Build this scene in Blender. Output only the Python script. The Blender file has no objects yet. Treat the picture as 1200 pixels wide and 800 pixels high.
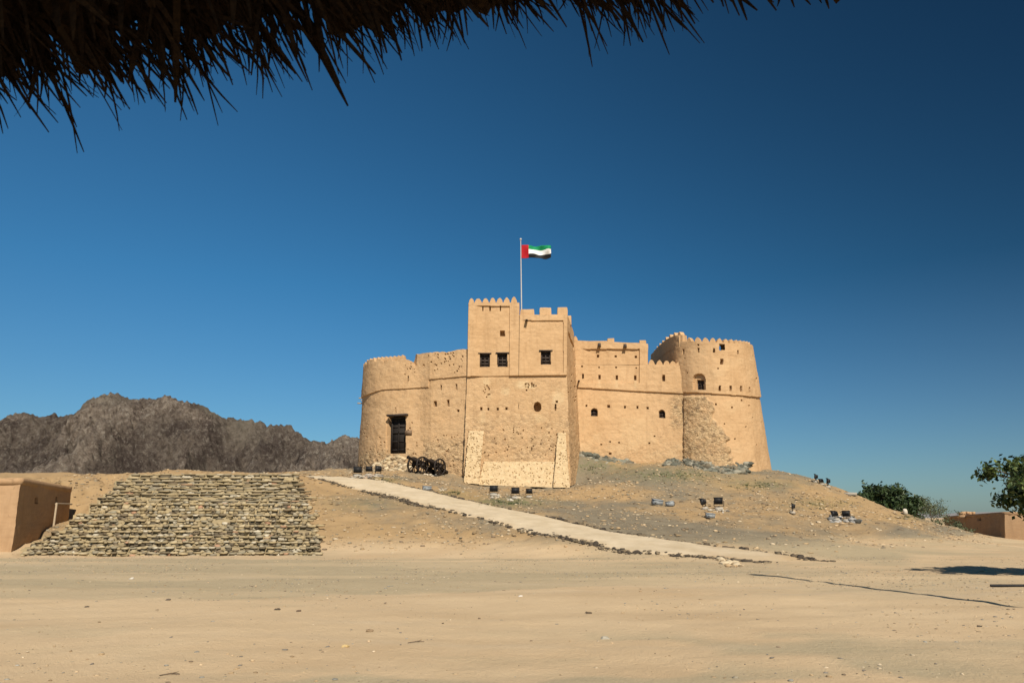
import bpy, math, random
import numpy as np
from mathutils import Vector, Matrix
np.seterr(all='ignore')
random.seed(7)
RNG = np.random.default_rng(11)
R = math.radians
C = bpy.context.scene.collection
SC = bpy.context.scene

# ------------------------------------------------------------------ camera, sky, sun
FPX, CAMZ, HOR = 850.0, 1.7, 606.0
PITCH = math.atan((HOR - 400) / FPX)
CP, SP = math.cos(PITCH), math.sin(PITCH)
cam_d = bpy.data.cameras.new('camera')
cam_d.lens = FPX / 1200 * 36
cam_d.sensor_width = 36
cam_d.clip_start, cam_d.clip_end = 0.05, 9000
cam_d.dof.use_dof = True
cam_d.dof.focus_distance = 55
cam_d.dof.aperture_fstop = 9
cam = bpy.data.objects.new('camera', cam_d)
C.objects.link(cam)
cam.location = (0, 0, CAMZ)
cam.rotation_euler = (math.pi / 2 + PITCH, 0, 0)
SC.camera = cam

SUN_AZ, SUN_EL = R(15), R(43)          # azimuth: to the right of straight behind the camera
world = bpy.data.worlds.new("World")
SC.world = world
world.use_nodes = True
wn, wl = world.node_tree.nodes, world.node_tree.links
bg = wn['Background']
sky = wn.new('ShaderNodeTexSky')
sky.sky_type = 'NISHITA'
sky.sun_disc = False
sky.sun_elevation = SUN_EL
sky.sun_rotation = math.pi - SUN_AZ
sky.altitude = 300
sky.air_density = 1.0
sky.dust_density = 0.6
sky.ozone_density = 3.0
tint = wn.new('ShaderNodeMix'); tint.data_type = 'RGBA'; tint.blend_type = 'MULTIPLY'
tint.inputs[0].default_value = 1.0
wl.new(sky.outputs[0], tint.inputs[6])
# a polarised desert sky: the band to the right, at right angles to the sun, is deeper
tc = wn.new('ShaderNodeTexCoord')
dotn = wn.new('ShaderNodeVectorMath'); dotn.operation = 'DOT_PRODUCT'
dotn.inputs[1].default_value = (0.76, -0.06, 0.64)
wl.new(tc.outputs['Generated'], dotn.inputs[0])
ramp = wn.new('ShaderNodeValToRGB')
ramp.color_ramp.interpolation = 'B_SPLINE'
e = ramp.color_ramp.elements
e[0].position = 0.0; e[0].color = (0.23, 0.545, 0.66, 1)
e[1].position = 1.0; e[1].color = (0.035, 0.075, 0.105, 1)
k = e.new(0.45); k.color = (0.19, 0.545, 0.68, 1)
mr = wn.new('ShaderNodeMapRange')
mr.inputs[1].default_value = -0.45; mr.inputs[2].default_value = 0.75
wl.new(dotn.outputs['Value'], mr.inputs[0])
wl.new(mr.outputs[0], ramp.inputs[0])
sepd = wn.new('ShaderNodeSeparateXYZ'); wl.new(tc.outputs['Generated'], sepd.inputs[0])
low = wn.new('ShaderNodeMapRange'); low.inputs[1].default_value = 0.0; low.inputs[2].default_value = 0.30
low.inputs[3].default_value = 0.8; low.inputs[4].default_value = 0.0
wl.new(sepd.outputs[2], low.inputs[0])
lowm = wn.new('ShaderNodeMix'); lowm.data_type = 'RGBA'
wl.new(low.outputs[0], lowm.inputs[0]); wl.new(ramp.outputs[0], lowm.inputs[6])
lowm.inputs[7].default_value = (0.37, 0.44, 0.50, 1)
wl.new(lowm.outputs[2], tint.inputs[7])
wl.new(tint.outputs[2], bg.inputs[0])
bg.inputs[1].default_value = 0.10

sun_d = bpy.data.lights.new('sun', 'SUN')
sun_d.energy = 4.2
sun_d.angle = R(0.53)
sun_d.color = (1.0, 0.90, 0.76)
sun = bpy.data.objects.new('sun', sun_d)
C.objects.link(sun)
SUNV = Vector((math.sin(SUN_AZ) * math.cos(SUN_EL), -math.cos(SUN_AZ) * math.cos(SUN_EL), math.sin(SUN_EL)))
sun.rotation_euler = SUNV.to_track_quat('Z', 'Y').to_euler()
sun.location = (30, -40, 60)

SC.view_settings.view_transform = 'Standard'
SC.view_settings.look = 'None'
SC.view_settings.gamma = 1
SC.view_settings.exposure = 0.42
SC.cycles.max_bounces = 5
SC.cycles.use_denoising = True

# ------------------------------------------------------------------ geometry of the survey: photo measurements -> metres
def P(px, py, Y):
    px, py, Y = np.broadcast_arrays(px, py, Y)
    xc = (np.asarray(px, float) - 600) / FPX
    yc = (400 - np.asarray(py, float)) / FPX
    dy = CP - SP * yc
    dz = SP + CP * yc
    t = np.asarray(Y, float) / dy
    return np.stack([xc * t, dy * t, CAMZ + dz * t], -1)

def proj(V):
    x, y, z = V[..., 0], V[..., 1], V[..., 2] - CAMZ
    d = CP * y + SP * z
    u = -SP * y + CP * z
    return 600 + FPX * x / d, 400 - FPX * u / d

def mpp(p):                                                # metres per photo pixel at a point
    return (CP * p[1] + SP * (p[2] - CAMZ)) / FPX

def _h(ix, iy, iz, s):
    n = (ix.astype(np.int64) * 374761393 + iy.astype(np.int64) * 668265263 + iz.astype(np.int64) * 2147483647 + s * 974634777) & 0xFFFFFFFF
    n = ((n ^ (n >> 13)) * 1274126177) & 0xFFFFFFFF
    n = ((n ^ (n >> 16)) * 2246822519) & 0xFFFFFFFF
    return ((n ^ (n >> 15)) & 0xFFFFFF) / float(0xFFFFFF)

def noise(x, y, z=0.0, s=0):
    x, y, z = np.broadcast_arrays(np.asarray(x, float), np.asarray(y, float), np.asarray(z, float))
    ix, iy, iz = np.floor(x), np.floor(y), np.floor(z)
    fx, fy, fz = x - ix, y - iy, z - iz
    fx, fy, fz = [f * f * f * (f * (f * 6 - 15) + 10) for f in (fx, fy, fz)]
    r = 0
    for a in (0, 1):
        for b in (0, 1):
            for c in (0, 1):
                w = (fx if a else 1 - fx) * (fy if b else 1 - fy) * (fz if c else 1 - fz)
                r = r + w * _h(ix + a, iy + b, iz + c, s)
    return r * 2 - 1

def fbm(x, y, z=0.0, s=0, o=4):
    r, a, f = 0, 1.0, 1.0
    for k in range(o):
        r = r + a * noise(x * f, y * f, z * f if not np.isscalar(z) else z * f, s + k)
        a *= .5; f *= 2.03
    return r

def ridged(x, y, s=0, o=5):
    r, a, f = 0, 1.0, 1.0
    for k in range(o):
        r = r + a * (1 - np.abs(noise(x * f, y * f, 0, s + k)) * 2)
        a *= .52; f *= 2.07
    return r

def sstep(a, b, x):
    t = np.clip((x - a) / (b - a), 0, 1)
    return t * t * (3 - 2 * t)

# ------------------------------------------------------------------ object helpers
def props(o, label=None, cat=None, group=None, kind=None):
    if label: o['label'] = label
    if cat: o['category'] = cat
    if group: o['group'] = group
    if kind: o['kind'] = kind
    return o

def thing(name, label, cat, loc=(0, 0, 0), group=None):
    o = bpy.data.objects.new(name, None)
    o.empty_display_size = 0.3
    C.objects.link(o)
    o.location = loc
    return props(o, label, cat, group)

def offset_of(parent):
    v = Vector((0, 0, 0))
    while parent is not None:
        v += parent.location
        parent = parent.parent
    return v

def mesh_np(name, V, F, mat, parent=None, attrs=None, smooth=None, origin=None):
    """V (n,3) in world metres, F (m,k) one face size or list of arrays"""
    V = np.asarray(V, float)
    off = offset_of(parent)
    loc = Vector((0, 0, 0))
    if origin is not None:
        loc = Vector(origin) - off
        off = Vector(origin)
    V = V - np.array(off)
    me = bpy.data.meshes.new(name)
    Fs = F if isinstance(F, list) else [F]
    Fs = [np.asarray(f, np.int32) for f in Fs if len(f)]
    loops = np.concatenate([f.ravel() for f in Fs])
    tot = np.concatenate([np.full(len(f), f.shape[1], np.int32) for f in Fs])
    st = np.concatenate([[0], np.cumsum(tot)[:-1]]).astype(np.int32)
    me.vertices.add(len(V)); me.vertices.foreach_set('co', V.ravel())
    me.loops.add(len(loops)); me.loops.foreach_set('vertex_index', loops)
    me.polygons.add(len(tot)); me.polygons.foreach_set('loop_start', st)
    try: me.polygons.foreach_set('loop_total', tot)
    except Exception: pass
    me.update(calc_edges=True)
    me.validate()
    for k, a in (attrs or {}).items():
        a = np.asarray(a, np.float32)
        if a.ndim == 1:
            at = me.attributes.new(k, 'FLOAT', 'POINT'); at.data.foreach_set('value', a)
        else:
            at = me.attributes.new(k, 'FLOAT_COLOR', 'POINT')
            at.data.foreach_set('color', np.concatenate([a, np.ones((len(a), 1), np.float32)], 1).ravel())
    if smooth is not None:
        me.polygons.foreach_set('use_smooth', np.ones(len(tot), bool))
        if smooth < 3:
            me.set_sharp_from_angle(angle=smooth)
    for m in (mat if isinstance(mat, (list, tuple)) else [mat]):
        me.materials.append(m)
    o = bpy.data.objects.new(name, me)
    C.objects.link(o)
    o.location = loc
    if parent is not None: o.parent = parent
    return o

class MB:
    def __init__(s): s.v = []; s.f = []; s.n = 0; s.c = []
    def add(s, V, F, col=None):
        V = np.asarray(V, float)
        s.v.append(V); s.f += [tuple(i + s.n for i in f) for f in F]; s.n += len(V)
        s.c.append(np.tile(np.array(col if col is not None else (1, 1, 1), float), (len(V), 1)))
        return s
    def box(s, c, ax, ay, az, col=None, jit=0):
        c, ax, ay, az = [np.asarray(q, float) for q in (c, ax, ay, az)]
        V = [c + i * ax + j * ay + k * az for k in (-1, 1) for j in (-1, 1) for i in (-1, 1)]
        V = np.array(V)
        if jit: V = V + RNG.normal(0, jit, V.shape)
        return s.add(V, [(0, 2, 3, 1), (4, 5, 7, 6), (0, 1, 5, 4), (2, 6, 7, 3), (0, 4, 6, 2), (1, 3, 7, 5)], col)
    def abox(s, x0, x1, y0, y1, z0, z1, col=None):
        return s.box(((x0 + x1) / 2, (y0 + y1) / 2, (z0 + z1) / 2), ((x1 - x0) / 2, 0, 0), (0, (y1 - y0) / 2, 0), (0, 0, (z1 - z0) / 2), col)
    def tube(s, pts, rad, n=8, col=None, cap=True):
        pts = [Vector(p) for p in pts]
        V = []; F = []
        for i, p in enumerate(pts):
            d = (pts[min(i + 1, len(pts) - 1)] - pts[max(i - 1, 0)]).normalized()
            a = d.orthogonal().normalized() if abs(d.z) > .95 else d.cross(Vector((0, 0, 1))).normalized()
            b = d.cross(a)
            r = rad[i] if hasattr(rad, '__len__') else rad
            for k in range(n):
                t = 2 * math.pi * k / n
                V.append(p + (a * math.cos(t) + b * math.sin(t)) * r)
        for i in range(len(pts) - 1):
            for k in range(n):
                F.append((i * n + k, i * n + (k + 1) % n, (i + 1) * n + (k + 1) % n, (i + 1) * n + k))
        if cap:
            F.append(tuple(range(n - 1, -1, -1)))
            F.append(tuple((len(pts) - 1) * n + k for k in range(n)))
        return s.add([tuple(v) for v in V], F, col)
    def rock(s, c, size, col=None, sub=1, rough=.22):
        V, F = ICO[sub]
        q = RNG.normal(0, 1, (3, 3)); q, _ = np.linalg.qr(q)
        sd = RNG.uniform(0, 99, 3)
        n = noise(V[:, 0] * 1.3 + sd[0], V[:, 1] * 1.3 + sd[1], V[:, 2] * 1.3 + sd[2]) * rough * 1.6
        W = V * (1 + n[:, None] + RNG.normal(0, rough * .35, (len(V), 1)))
        W = (W @ q) * np.asarray(size) + np.asarray(c)
        return s.add(W, F, col)
    def block(s, c, hx, hy, hz, col=None, jit=.15):
        """irregular dressed stone: a 26-vertex rounded box"""
        g = np.array([(i, j, k) for k in (-1, 0, 1) for j in (-1, 0, 1) for i in (-1, 0, 1)], float)
        nn = np.abs(g).sum(1)
        W = g * np.where(nn == 3, .80, np.where(nn == 2, .93, 1.0))[:, None]
        W = W + RNG.normal(0, jit * .6, W.shape)
        W = W * np.array((hx, hy, hz)) + np.asarray(c)
        return s.add(W, BLOCKF, col)
    def build(s, name, mat, parent=None, smooth=None, origin=None, color=False):
        V = np.concatenate(s.v)
        d = {}
        for f in s.f: d.setdefault(len(f), []).append(f)
        at = {'col': np.concatenate(s.c)} if color else None
        return mesh_np(name, V, [np.array(x) for x in d.values()], mat, parent, at, smooth, origin)

def _ico(sub):
    t = (1 + 5 ** .5) / 2
    V = [(-1, t, 0), (1, t, 0), (-1, -t, 0), (1, -t, 0), (0, -1, t), (0, 1, t), (0, -1, -t), (0, 1, -t), (t, 0, -1), (t, 0, 1), (-t, 0, -1), (-t, 0, 1)]
    F = [(0, 11, 5), (0, 5, 1), (0, 1, 7), (0, 7, 10), (0, 10, 11), (1, 5, 9), (5, 11, 4), (11, 10, 2), (10, 7, 6), (7, 1, 8), (3, 9, 4), (3, 4, 2), (3, 2, 6), (3, 6, 8), (3, 8, 9), (4, 9, 5), (2, 4, 11), (6, 2, 10), (8, 6, 7), (9, 8, 1)]
    V = [np.array(v) / np.linalg.norm(v) for v in V]
    for _ in range(sub):
        N = []; cache = {}
        def mid(a, b):
            k = (min(a, b), max(a, b))
            if k not in cache:
                m = V[a] + V[b]; V.append(m / np.linalg.norm(m)); cache[k] = len(V) - 1
            return cache[k]
        for a, b, c in F:
            ab, bc, ca = mid(a, b), mid(b, c), mid(c, a)
            N += [(a, ab, ca), (b, bc, ab), (c, ca, bc), (ab, bc, ca)]
        F = N
    return np.array(V), F
ICO = {i: _ico(i) for i in (0, 1, 2)}

def _blockf():
    F = []
    idx = lambda i, j, k: (k + 1) * 9 + (j + 1) * 3 + (i + 1)
    for s_ in (-1, 1):
        for a in (-1, 0):
            for b in (-1, 0):
                for ax in range(3):
                    q = []
                    for da, db in ((0, 0), (1, 0), (1, 1), (0, 1)):
                        c = [0, 0, 0]; c[ax] = s_; c[(ax + 1) % 3] = a + da; c[(ax + 2) % 3] = b + db
                        q.append(idx(*c))
                    F.append(tuple(q if s_ > 0 else q[::-1]))
    return F
BLOCKF = _blockf()

# ------------------------------------------------------------------ material helpers
class NT:
    def __init__(s, name, rough=.9, spec=.2):
        s.m = bpy.data.materials.new(name); s.m.use_nodes = True
        s.n, s.l = s.m.node_tree.nodes, s.m.node_tree.links
        s.b = s.n['Principled BSDF']
        s.b.inputs['Roughness'].default_value = rough
        s.b.inputs['Specular IOR Level'].default_value = spec
        s.co = s.n.new('ShaderNodeTexCoord').outputs['Object']
    def put(s, sock, v):
        if hasattr(v, 'is_linked') or isinstance(v, bpy.types.NodeSocket): s.l.new(v, sock)
        elif isinstance(v, (tuple, list)) and len(v) == 3 and sock.type == 'RGBA': sock.default_value = (*v, 1)
        else: sock.default_value = v
    def mapping(s, scale):
        n = s.n.new('ShaderNodeMapping'); n.inputs['Scale'].default_value = scale
        s.l.new(s.co, n.inputs[0]); return n.outputs[0]
    def noise(s, scale, detail=4, rough=.6, vec=None, dist=0.0):
        n = s.n.new('ShaderNodeTexNoise')
        n.inputs['Scale'].default_value = scale; n.inputs['Detail'].default_value = detail
        n.inputs['Roughness'].default_value = rough; n.inputs['Distortion'].default_value = dist
        s.l.new(vec or s.co, n.inputs['Vector']); return n.outputs['Fac']
    def voro(s, scale, feature='F1', vec=None, out='Distance', rnd=1.0):
        n = s.n.new('ShaderNodeTexVoronoi'); n.feature = feature
        n.inputs['Scale'].default_value = scale; n.inputs['Randomness'].default_value = rnd
        s.l.new(vec or s.co, n.inputs['Vector']); return n.outputs[out]
    def rng(s, v, a, b, c=0.0, d=1.0):
        n = s.n.new('ShaderNodeMapRange'); n.clamp = True
        s.put(n.inputs[0], v)
        for i, q in enumerate((a, b, c, d)): n.inputs[i + 1].default_value = q
        return n.outputs[0]
    def math(s, op, a, b=0.0):
        n = s.n.new('ShaderNodeMath'); n.operation = op
        s.put(n.inputs[0], a); s.put(n.inputs[1], b); return n.outputs[0]
    def mix(s, f, a, b, mode='MIX'):
        n = s.n.new('ShaderNodeMix'); n.data_type = 'RGBA'; n.blend_type = mode
        s.put(n.inputs[0], f); s.put(n.inputs[6], a); s.put(n.inputs[7], b); return n.outputs[2]
    def attr(s, name, col=False):
        n = s.n.new('ShaderNodeAttribute'); n.attribute_name = name
        return n.outputs['Color' if col else 'Fac']
    def bump(s, h, strength=.4, dist=.03):
        n = s.n.new('ShaderNodeBump'); n.inputs['Strength'].default_value = strength
        n.inputs['Distance'].default_value = dist; s.put(n.inputs['Height'], h)
        s.l.new(n.outputs[0], s.b.inputs['Normal'])
    def done(s, col):
        s.put(s.b.inputs['Base Color'], col); return s.m

def simple(name, c1, c2, scale=6, rough=.85, bump=.3, bd=.02, spec=.2, metal=0):
    t = NT(name, rough, spec)
    f = t.noise(scale, 5, .65)
    t.bump(f, bump, bd)
    t.b.inputs['Metallic'].default_value = metal
    return t.done(t.mix(t.rng(f, .3, .7), c1, c2))

def m_plaster(name, base, light, dark, rough_amt=1.0):
    t = NT(name, .95, .1)
    big = t.noise(.35, 5, .6)
    col = t.mix(t.rng(big, .35, .65), base, light)
    courses = t.noise(1.0, 4, .7, t.mapping((.5, .5, 5.5)))
    col = t.mix(t.rng(courses, .47, .74, 0, .48), col, dark)
    drips = t.noise(1.0, 3, .6, t.mapping((2.2, 2.2, .22)))
    col = t.mix(t.rng(drips, .52, .74, 0, .55), col, dark)
    blot = t.noise(1.6, 6, .7)
    col = t.mix(t.rng(blot, .53, .66, 0, .5), col, light)
    crk = t.voro(.55, 'DISTANCE_TO_EDGE', t.mapping((1, 1, .8)))
    crn = t.noise(2.0, 3, .6)
    col = t.mix(t.math('MULTIPLY', t.rng(crk, 0, .012, .5, 0), t.rng(crn, .5, .6)), col, (.2, .125, .065))
    fine = t.noise(9, 6, .75)
    col = t.mix(t.rng(fine, .25, .8, 0, .32), col, dark)
    # exposed masonry where the render has weathered off
    vm = t.mapping((1, 1, 1.7))
    warp = t.n.new('ShaderNodeVectorMath'); warp.operation = 'ADD'
    nz = t.n.new('ShaderNodeTexNoise'); nz.inputs['Scale'].default_value = 2.5; nz.inputs['Detail'].default_value = 3
    t.l.new(t.co, nz.inputs['Vector'])
    sc = t.n.new('ShaderNodeVectorMath'); sc.operation = 'SCALE'; sc.inputs['Scale'].default_value = .5
    t.l.new(nz.outputs['Color'], sc.inputs[0]); t.l.new(vm, warp.inputs[0]); t.l.new(sc.outputs[0], warp.inputs[1])
    cell = t.voro(3.6, 'F1', warp.outputs[0], 'Color')
    edge = t.voro(3.6, 'DISTANCE_TO_EDGE', warp.outputs[0])
    sep = t.n.new('ShaderNodeSeparateColor'); t.l.new(cell, sep.inputs[0])
    stone = t.mix(sep.outputs[0], (.36, .245, .13), (.54, .39, .225))
    stone = t.mix(t.rng(sep.outputs[1], .72, .95), stone, (.22, .15, .09))
    stone = t.mix(t.rng(edge, .0, .06, .75, 0), stone, (.30, .20, .115))
    f = t.math('MULTIPLY', t.attr('rough'), t.rng(t.noise(1.1, 5, .7), .32, .55))
    col = t.mix(f, col, stone)
    col = t.mix(t.attr('pale'), col, t.mix(t.rng(t.noise(3, 5, .7), .35, .65), (.52, .385, .215), (.64, .495, .305)))
    h = t.math('ADD', t.math('MULTIPLY', fine, .5), t.math('MULTIPLY', t.math('MULTIPLY', t.rng(edge, 0, .15), t.attr('rough')), 1.2))
    t.bump(h, .6, .05)
    return t.done(col)

M = {}
M['plaster'] = m_plaster('mud_plaster', (.52, .337, .178), (.59, .398, .222), (.37, .23, .118))
M['hut'] = m_plaster('brown_render', (.42, .27, .15), (.48, .32, .185), (.32, .20, .11))
M['hut_dark'] = m_plaster('shade_dark_render', (.30, .19, .105), (.36, .235, .135), (.22, .14, .08))  # darker copy of the hut render, shade of the side wall put into colour
M['door'] = simple('blackened_timber', (.018, .015, .013), (.034, .028, .024), 14)
M['wood'] = simple('dark_wood', (.05, .038, .032), (.085, .066, .055), 14)
M['post'] = simple('grey_timber', (.32, .25, .17), (.42, .34, .24), 12)
M['iron'] = simple('black_iron', (.018, .014, .012), (.04, .03, .024), 20, .6)
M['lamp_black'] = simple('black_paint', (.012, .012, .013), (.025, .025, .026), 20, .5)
M['glass'] = simple('dark_glass', (.02, .024, .03), (.03, .035, .04), 5, .15, .05, .01, .5)
M['greybox'] = simple('grey_metal', (.22, .24, .25), (.30, .32, .33), 9, .55, .1)
M['whitebox'] = simple('pale_concrete', (.33, .30, .25), (.45, .41, .34), 9, .85, .3)
M['steel'] = simple('pole_paint', (.45, .44, .42), (.55, .54, .52), 8, .45, .1)
M['plaque'] = simple('plaque_brown', (.16, .10, .06), (.22, .15, .09), 8, .7, .1)
M['outcrop'] = simple('outcrop_rock', (.13, .13, .11), (.29, .28, .235), 2.2, .95, .8, .12)
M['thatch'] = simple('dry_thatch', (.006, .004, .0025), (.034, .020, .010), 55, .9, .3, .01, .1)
M['bark'] = simple('bark', (.09, .065, .045), (.17, .125, .085), 9, .95, .8, .05)

def m_color(name, extra=.35, rough=.92, scale=9):
    t = NT(name, rough, .15)
    c = t.attr('col', True)
    f = t.noise(scale, 5, .7)
    t.bump(f, .6, .04)
    return t.done(t.mix(t.rng(f, .3, .75, 0, extra), c, (.5, .5, .5), 'MULTIPLY'))
M['stone'] = m_color('stone_colours')

def m_leaf(name, c1, c2, c3):
    t = NT(name, .55, .35)
    c = t.attr('tone')
    col = t.mix(t.rng(c, 0, .6), c1, c2)
    col = t.mix(t.rng(c, .75, 1.0), col, c3)
    t.b.inputs['Transmission Weight'].default_value = 0
    return t.done(col)
M['leaf'] = m_leaf('broad_leaf', (.022, .042, .014), (.055, .085, .022), (.14, .17, .035))
M['leaf_far'] = m_leaf('scrub_leaf', (.018, .036, .013), (.036, .062, .02), (.06, .09, .03))
M['leaf_acacia'] = m_leaf('feathery_leaf', (.06, .075, .035), (.10, .12, .06), (.15, .16, .085))

def m_ground():
    t = NT('desert_ground', .97, .08)
    n1 = t.noise(.22, 6, .62)
    sand = t.mix(t.rng(n1, .36, .64), (.52, .38, .228), (.585, .445, .28))
    st = t.noise(1.0, 5, .65, t.mapping((.10, .55, .5)))
    sand = t.mix(t.rng(st, .5, .72, 0, .6), sand, (.45, .335, .205))
    grav = t.mix(t.noise(2.2, 6, .75), (.36, .29, .18), (.47, .385, .25))
    spk = t.noise(26, 3, .85)
    grav = t.mix(t.rng(spk, .58, .72, 0, .55), grav, (.55, .48, .36))
    grav = t.mix(t.rng(spk, .26, .42, .6, 0), grav, (.19, .15, .10))
    g = t.math('ADD', t.attr('gravel'), t.math('MULTIPLY', t.math('SUBTRACT', t.noise(1.0, 6, .7, t.mapping((.25, .8, .8))), .5), 1.1))
    col = t.mix(t.rng(g, .3, .75), sand, grav)
    hill = t.mix(t.noise(1.7, 6, .75), (.32, .21, .102), (.43, .302, .165))
    hill = t.mix(t.rng(spk, .6, .75, 0, .5), hill, (.48, .37, .235))
    hill = t.mix(t.rng(spk, .26, .42, .5, 0), hill, (.15, .105, .06))
    hgrav = t.mix(t.noise(2.0, 6, .75), (.15, .127, .09), (.26, .22, .155))
    hgrav = t.mix(t.rng(spk, .6, .74, 0, .5), hgrav, (.42, .36, .27))
    hg = t.mix(t.rng(t.math('ADD', t.attr('gravel'), t.math('SUBTRACT', t.noise(.8, 6, .7), .5)), .3, .8), hill, hgrav)
    col = t.mix(t.math('MULTIPLY', t.attr('swept'), .55), col, (.63, .48, .30))
    col = t.mix(t.math('MULTIPLY', t.attr('track'), .5), col, t.mix(t.noise(1.3, 4, .7), (.40, .31, .20), (.60, .49, .34)))
    col = t.mix(t.attr('hill'), col, hg)
    fleck = t.noise(55, 2, .8)
    col = t.mix(t.rng(fleck, .66, .78, 0, .4), col, (.62, .54, .42))
    col = t.mix(t.rng(fleck, .22, .34, .4, 0), col, (.17, .12, .08))
    gr = t.math('MULTIPLY', t.attr('green'), t.rng(t.noise(3.5, 5, .8), .42, .6))
    col = t.mix(gr, col, (.10, .135, .045))
    h = t.math('ADD', t.math('MULTIPLY', spk, .6), t.math('MULTIPLY', t.noise(4.5, 6, .75), 1.0))
    t.bump(h, .75, .045)
    return t.done(col)
M['ground'] = m_ground()

def m_path():
    t = NT('pale_path', .97, .08)
    a = t.noise(1.0, 5, .7)
    col = t.mix(t.rng(a, .35, .65), (.50, .405, .27), (.60, .50, .355))
    f = t.noise(24, 4, .8)
    col = t.mix(t.rng(f, .6, .75, 0, .4), col, (.34, .27, .18))
    t.bump(f, .5, .03)
    col = t.mix(t.attr('fade'), col, t.mix(t.noise(.8, 5, .7), (.40, .29, .17), (.54, .40, .24)))
    return t.done(col)
M['path'] = m_path()

def m_mountain():
    t = NT('mountain_rock', .98, .05)
    a = t.noise(.035, 6, .62, dist=.8)
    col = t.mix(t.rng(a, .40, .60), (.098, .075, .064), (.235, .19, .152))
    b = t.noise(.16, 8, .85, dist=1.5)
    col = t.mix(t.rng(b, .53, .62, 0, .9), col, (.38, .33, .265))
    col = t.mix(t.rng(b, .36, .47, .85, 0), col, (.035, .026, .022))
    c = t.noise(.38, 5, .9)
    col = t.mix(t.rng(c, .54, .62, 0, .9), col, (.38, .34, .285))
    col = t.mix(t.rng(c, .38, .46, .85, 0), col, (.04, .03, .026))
    col = t.mix(t.math('MULTIPLY', t.rng(t.attr('rdg'), .0, .45, 1, 0), .45), col, (.05, .04, .035))  # relief shading put into the colour: gullies darkened
    col = t.mix(t.math('MULTIPLY', t.rng(t.attr('rdg'), .55, 1.0), .22), col, (.30, .255, .205))  # crests lightened in the colour as if catching the sun
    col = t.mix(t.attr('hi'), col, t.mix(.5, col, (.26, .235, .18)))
    t.bump(t.noise(.35, 6, .85), 1.0, 3.0)
    return t.done(col)
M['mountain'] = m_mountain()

# ------------------------------------------------------------------ terrain
STEP_Y = np.array([652, 636, 617, 593, 575, 556.])           # photo rows of the stone steps, bottom to top
STEP_D = np.array([33.7, 36.3, 39.3, 43.2, 46.3, 50.])
STEP_L = np.array([18, 44, 82, 108, 128, 152.])
STEP_R = np.array([374, 373, 367, 361, 351, 345.])
PATH_UP = [(340, 557, 56), (400, 559, 54.5), (448, 563, 52.5), (500, 575, 49.5), (581, 594, 45), (650, 608, 41.5), (717, 623, 38), (785, 634, 35.6), (852, 642, 33.5), (915, 650, 31.5), (975, 657, 29.6)]
PATH_LO = [(345, 559, 53), (375, 563, 51.8), (410, 570, 50), (466, 584, 46.2), (520, 597, 43), (580, 611, 39.8), (650, 628, 36), (705, 638, 34), (758, 647, 32), (841, 653.5, 30.6), (900, 660, 28.9)]
ctrl = [p for p in PATH_UP[:-1]] + [p for p in PATH_LO[:-1]]
ctrl += [(545, 564, 61), (600, 567, 61), (650, 569, 61.2), (681, 566, 63), (679, 531, 66.5), (700, 536, 67), (735, 541, 67), (800, 541, 66), (845, 553, 64), (904, 553, 67.5)]
ctrl += [(418, 551, 69), (440, 551, 65), (470, 551, 63.5), (540, 555, 62), (500, 552, 63), (480, 556, 59), (540, 572, 56), (600, 580, 55)]
ctrl += [(700, 562, 61), (770, 588, 53), (700, 600, 48), (830, 586, 54), (850, 605, 47), (770, 615, 43), (930, 596, 51), (990, 605, 49), (900, 622, 41), (940, 640, 36), (1040, 636, 42), (1050, 622, 46), (900, 575, 58)]
ctrl += [(930, 555.5, 66), (960, 564, 63.5), (985, 573, 61.5), (1010, 584, 59.5), (1040, 596, 57), (1060, 602.5, 56), (1085, 611, 55), (1110, 618.5, 54), (1140, 627, 52), (1177, 636, 50), (1230, 640, 48)]
ctrl += [(400, 600, 43), (430, 620, 39), (480, 640, 36), (400, 640, 36), (560, 632, 37), (390, 575, 49), (560, 645, 34.5), (650, 645, 33.5)]
for y_, d_, l_, r_ in zip(STEP_Y[1:], STEP_D[1:], STEP_L[1:], STEP_R[1:]):
    ctrl += [(l_ + 5, y_, d_), ((l_ + r_) / 2, y_, d_), (r_, y_, d_)]
ctrl += [(14, 647, 34.5), (46, 632.5, 38.5), (79, 618, 45), (96, 603, 45.5), (110, 582, 48.5), (92, 562, 51), (130, 560, 51.5), (60, 570, 47), (0, 575, 46), (0, 557, 53), (-150, 557, 53), (-150, 580, 46), (-150, 640, 36), (-400, 557, 54), (-420, 620, 38), (150, 556.5, 56), (250, 556, 58), (300, 556, 60), (40, 556, 60)]
CX = P(*np.array(ctrl).T)
anch = []
for px, Y, z in ((1040, 68, .6), (1060, 66, .35), (1085, 64, .2), (1110, 62, .1), (1140, 60, 0), (1000, 72, 1.2), (1160, 48, .1), (1120, 48, .45), (1177, 58, 0)):
    q0 = P(px, 606, Y); anch.append((q0[0], q0[1], z))
for Y in (3, 10, 17, 24, 29):
    for X in np.linspace(-60, 60, 13): anch.append((X, Y, 0))
for X in (-9, -5, 0, 4): anch.append((X, 32.8, 0.02))
for X in (-60, -45, -32, -24): anch.append((X, 33, 0))
for px in (20, 120, 200, 280, 372): anch.append((*P(px, 653, 33.5)[:2], 0))
for X in (15, 20, 27, 35, 45, 60): anch.append((X, 34 if X < 30 else 42, 0))
for X in (42, 50, 60): anch += [(X, 56, -.05), (X, 70, -.1)]
for X, Z in ((-8, 5.2), (0, 5.6), (8, 5.8), (16, 5.6), (22, 4.5)): anch += [(X, 72, Z)]
for X, Z in ((-60, 4), (-40, 4.2), (-25, 4.3), (-12, 4.4), (0, 3.2), (10, 3.0), (20, 2.2), (30, .5), (40, -.2)): anch += [(X, 84, Z)]
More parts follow.
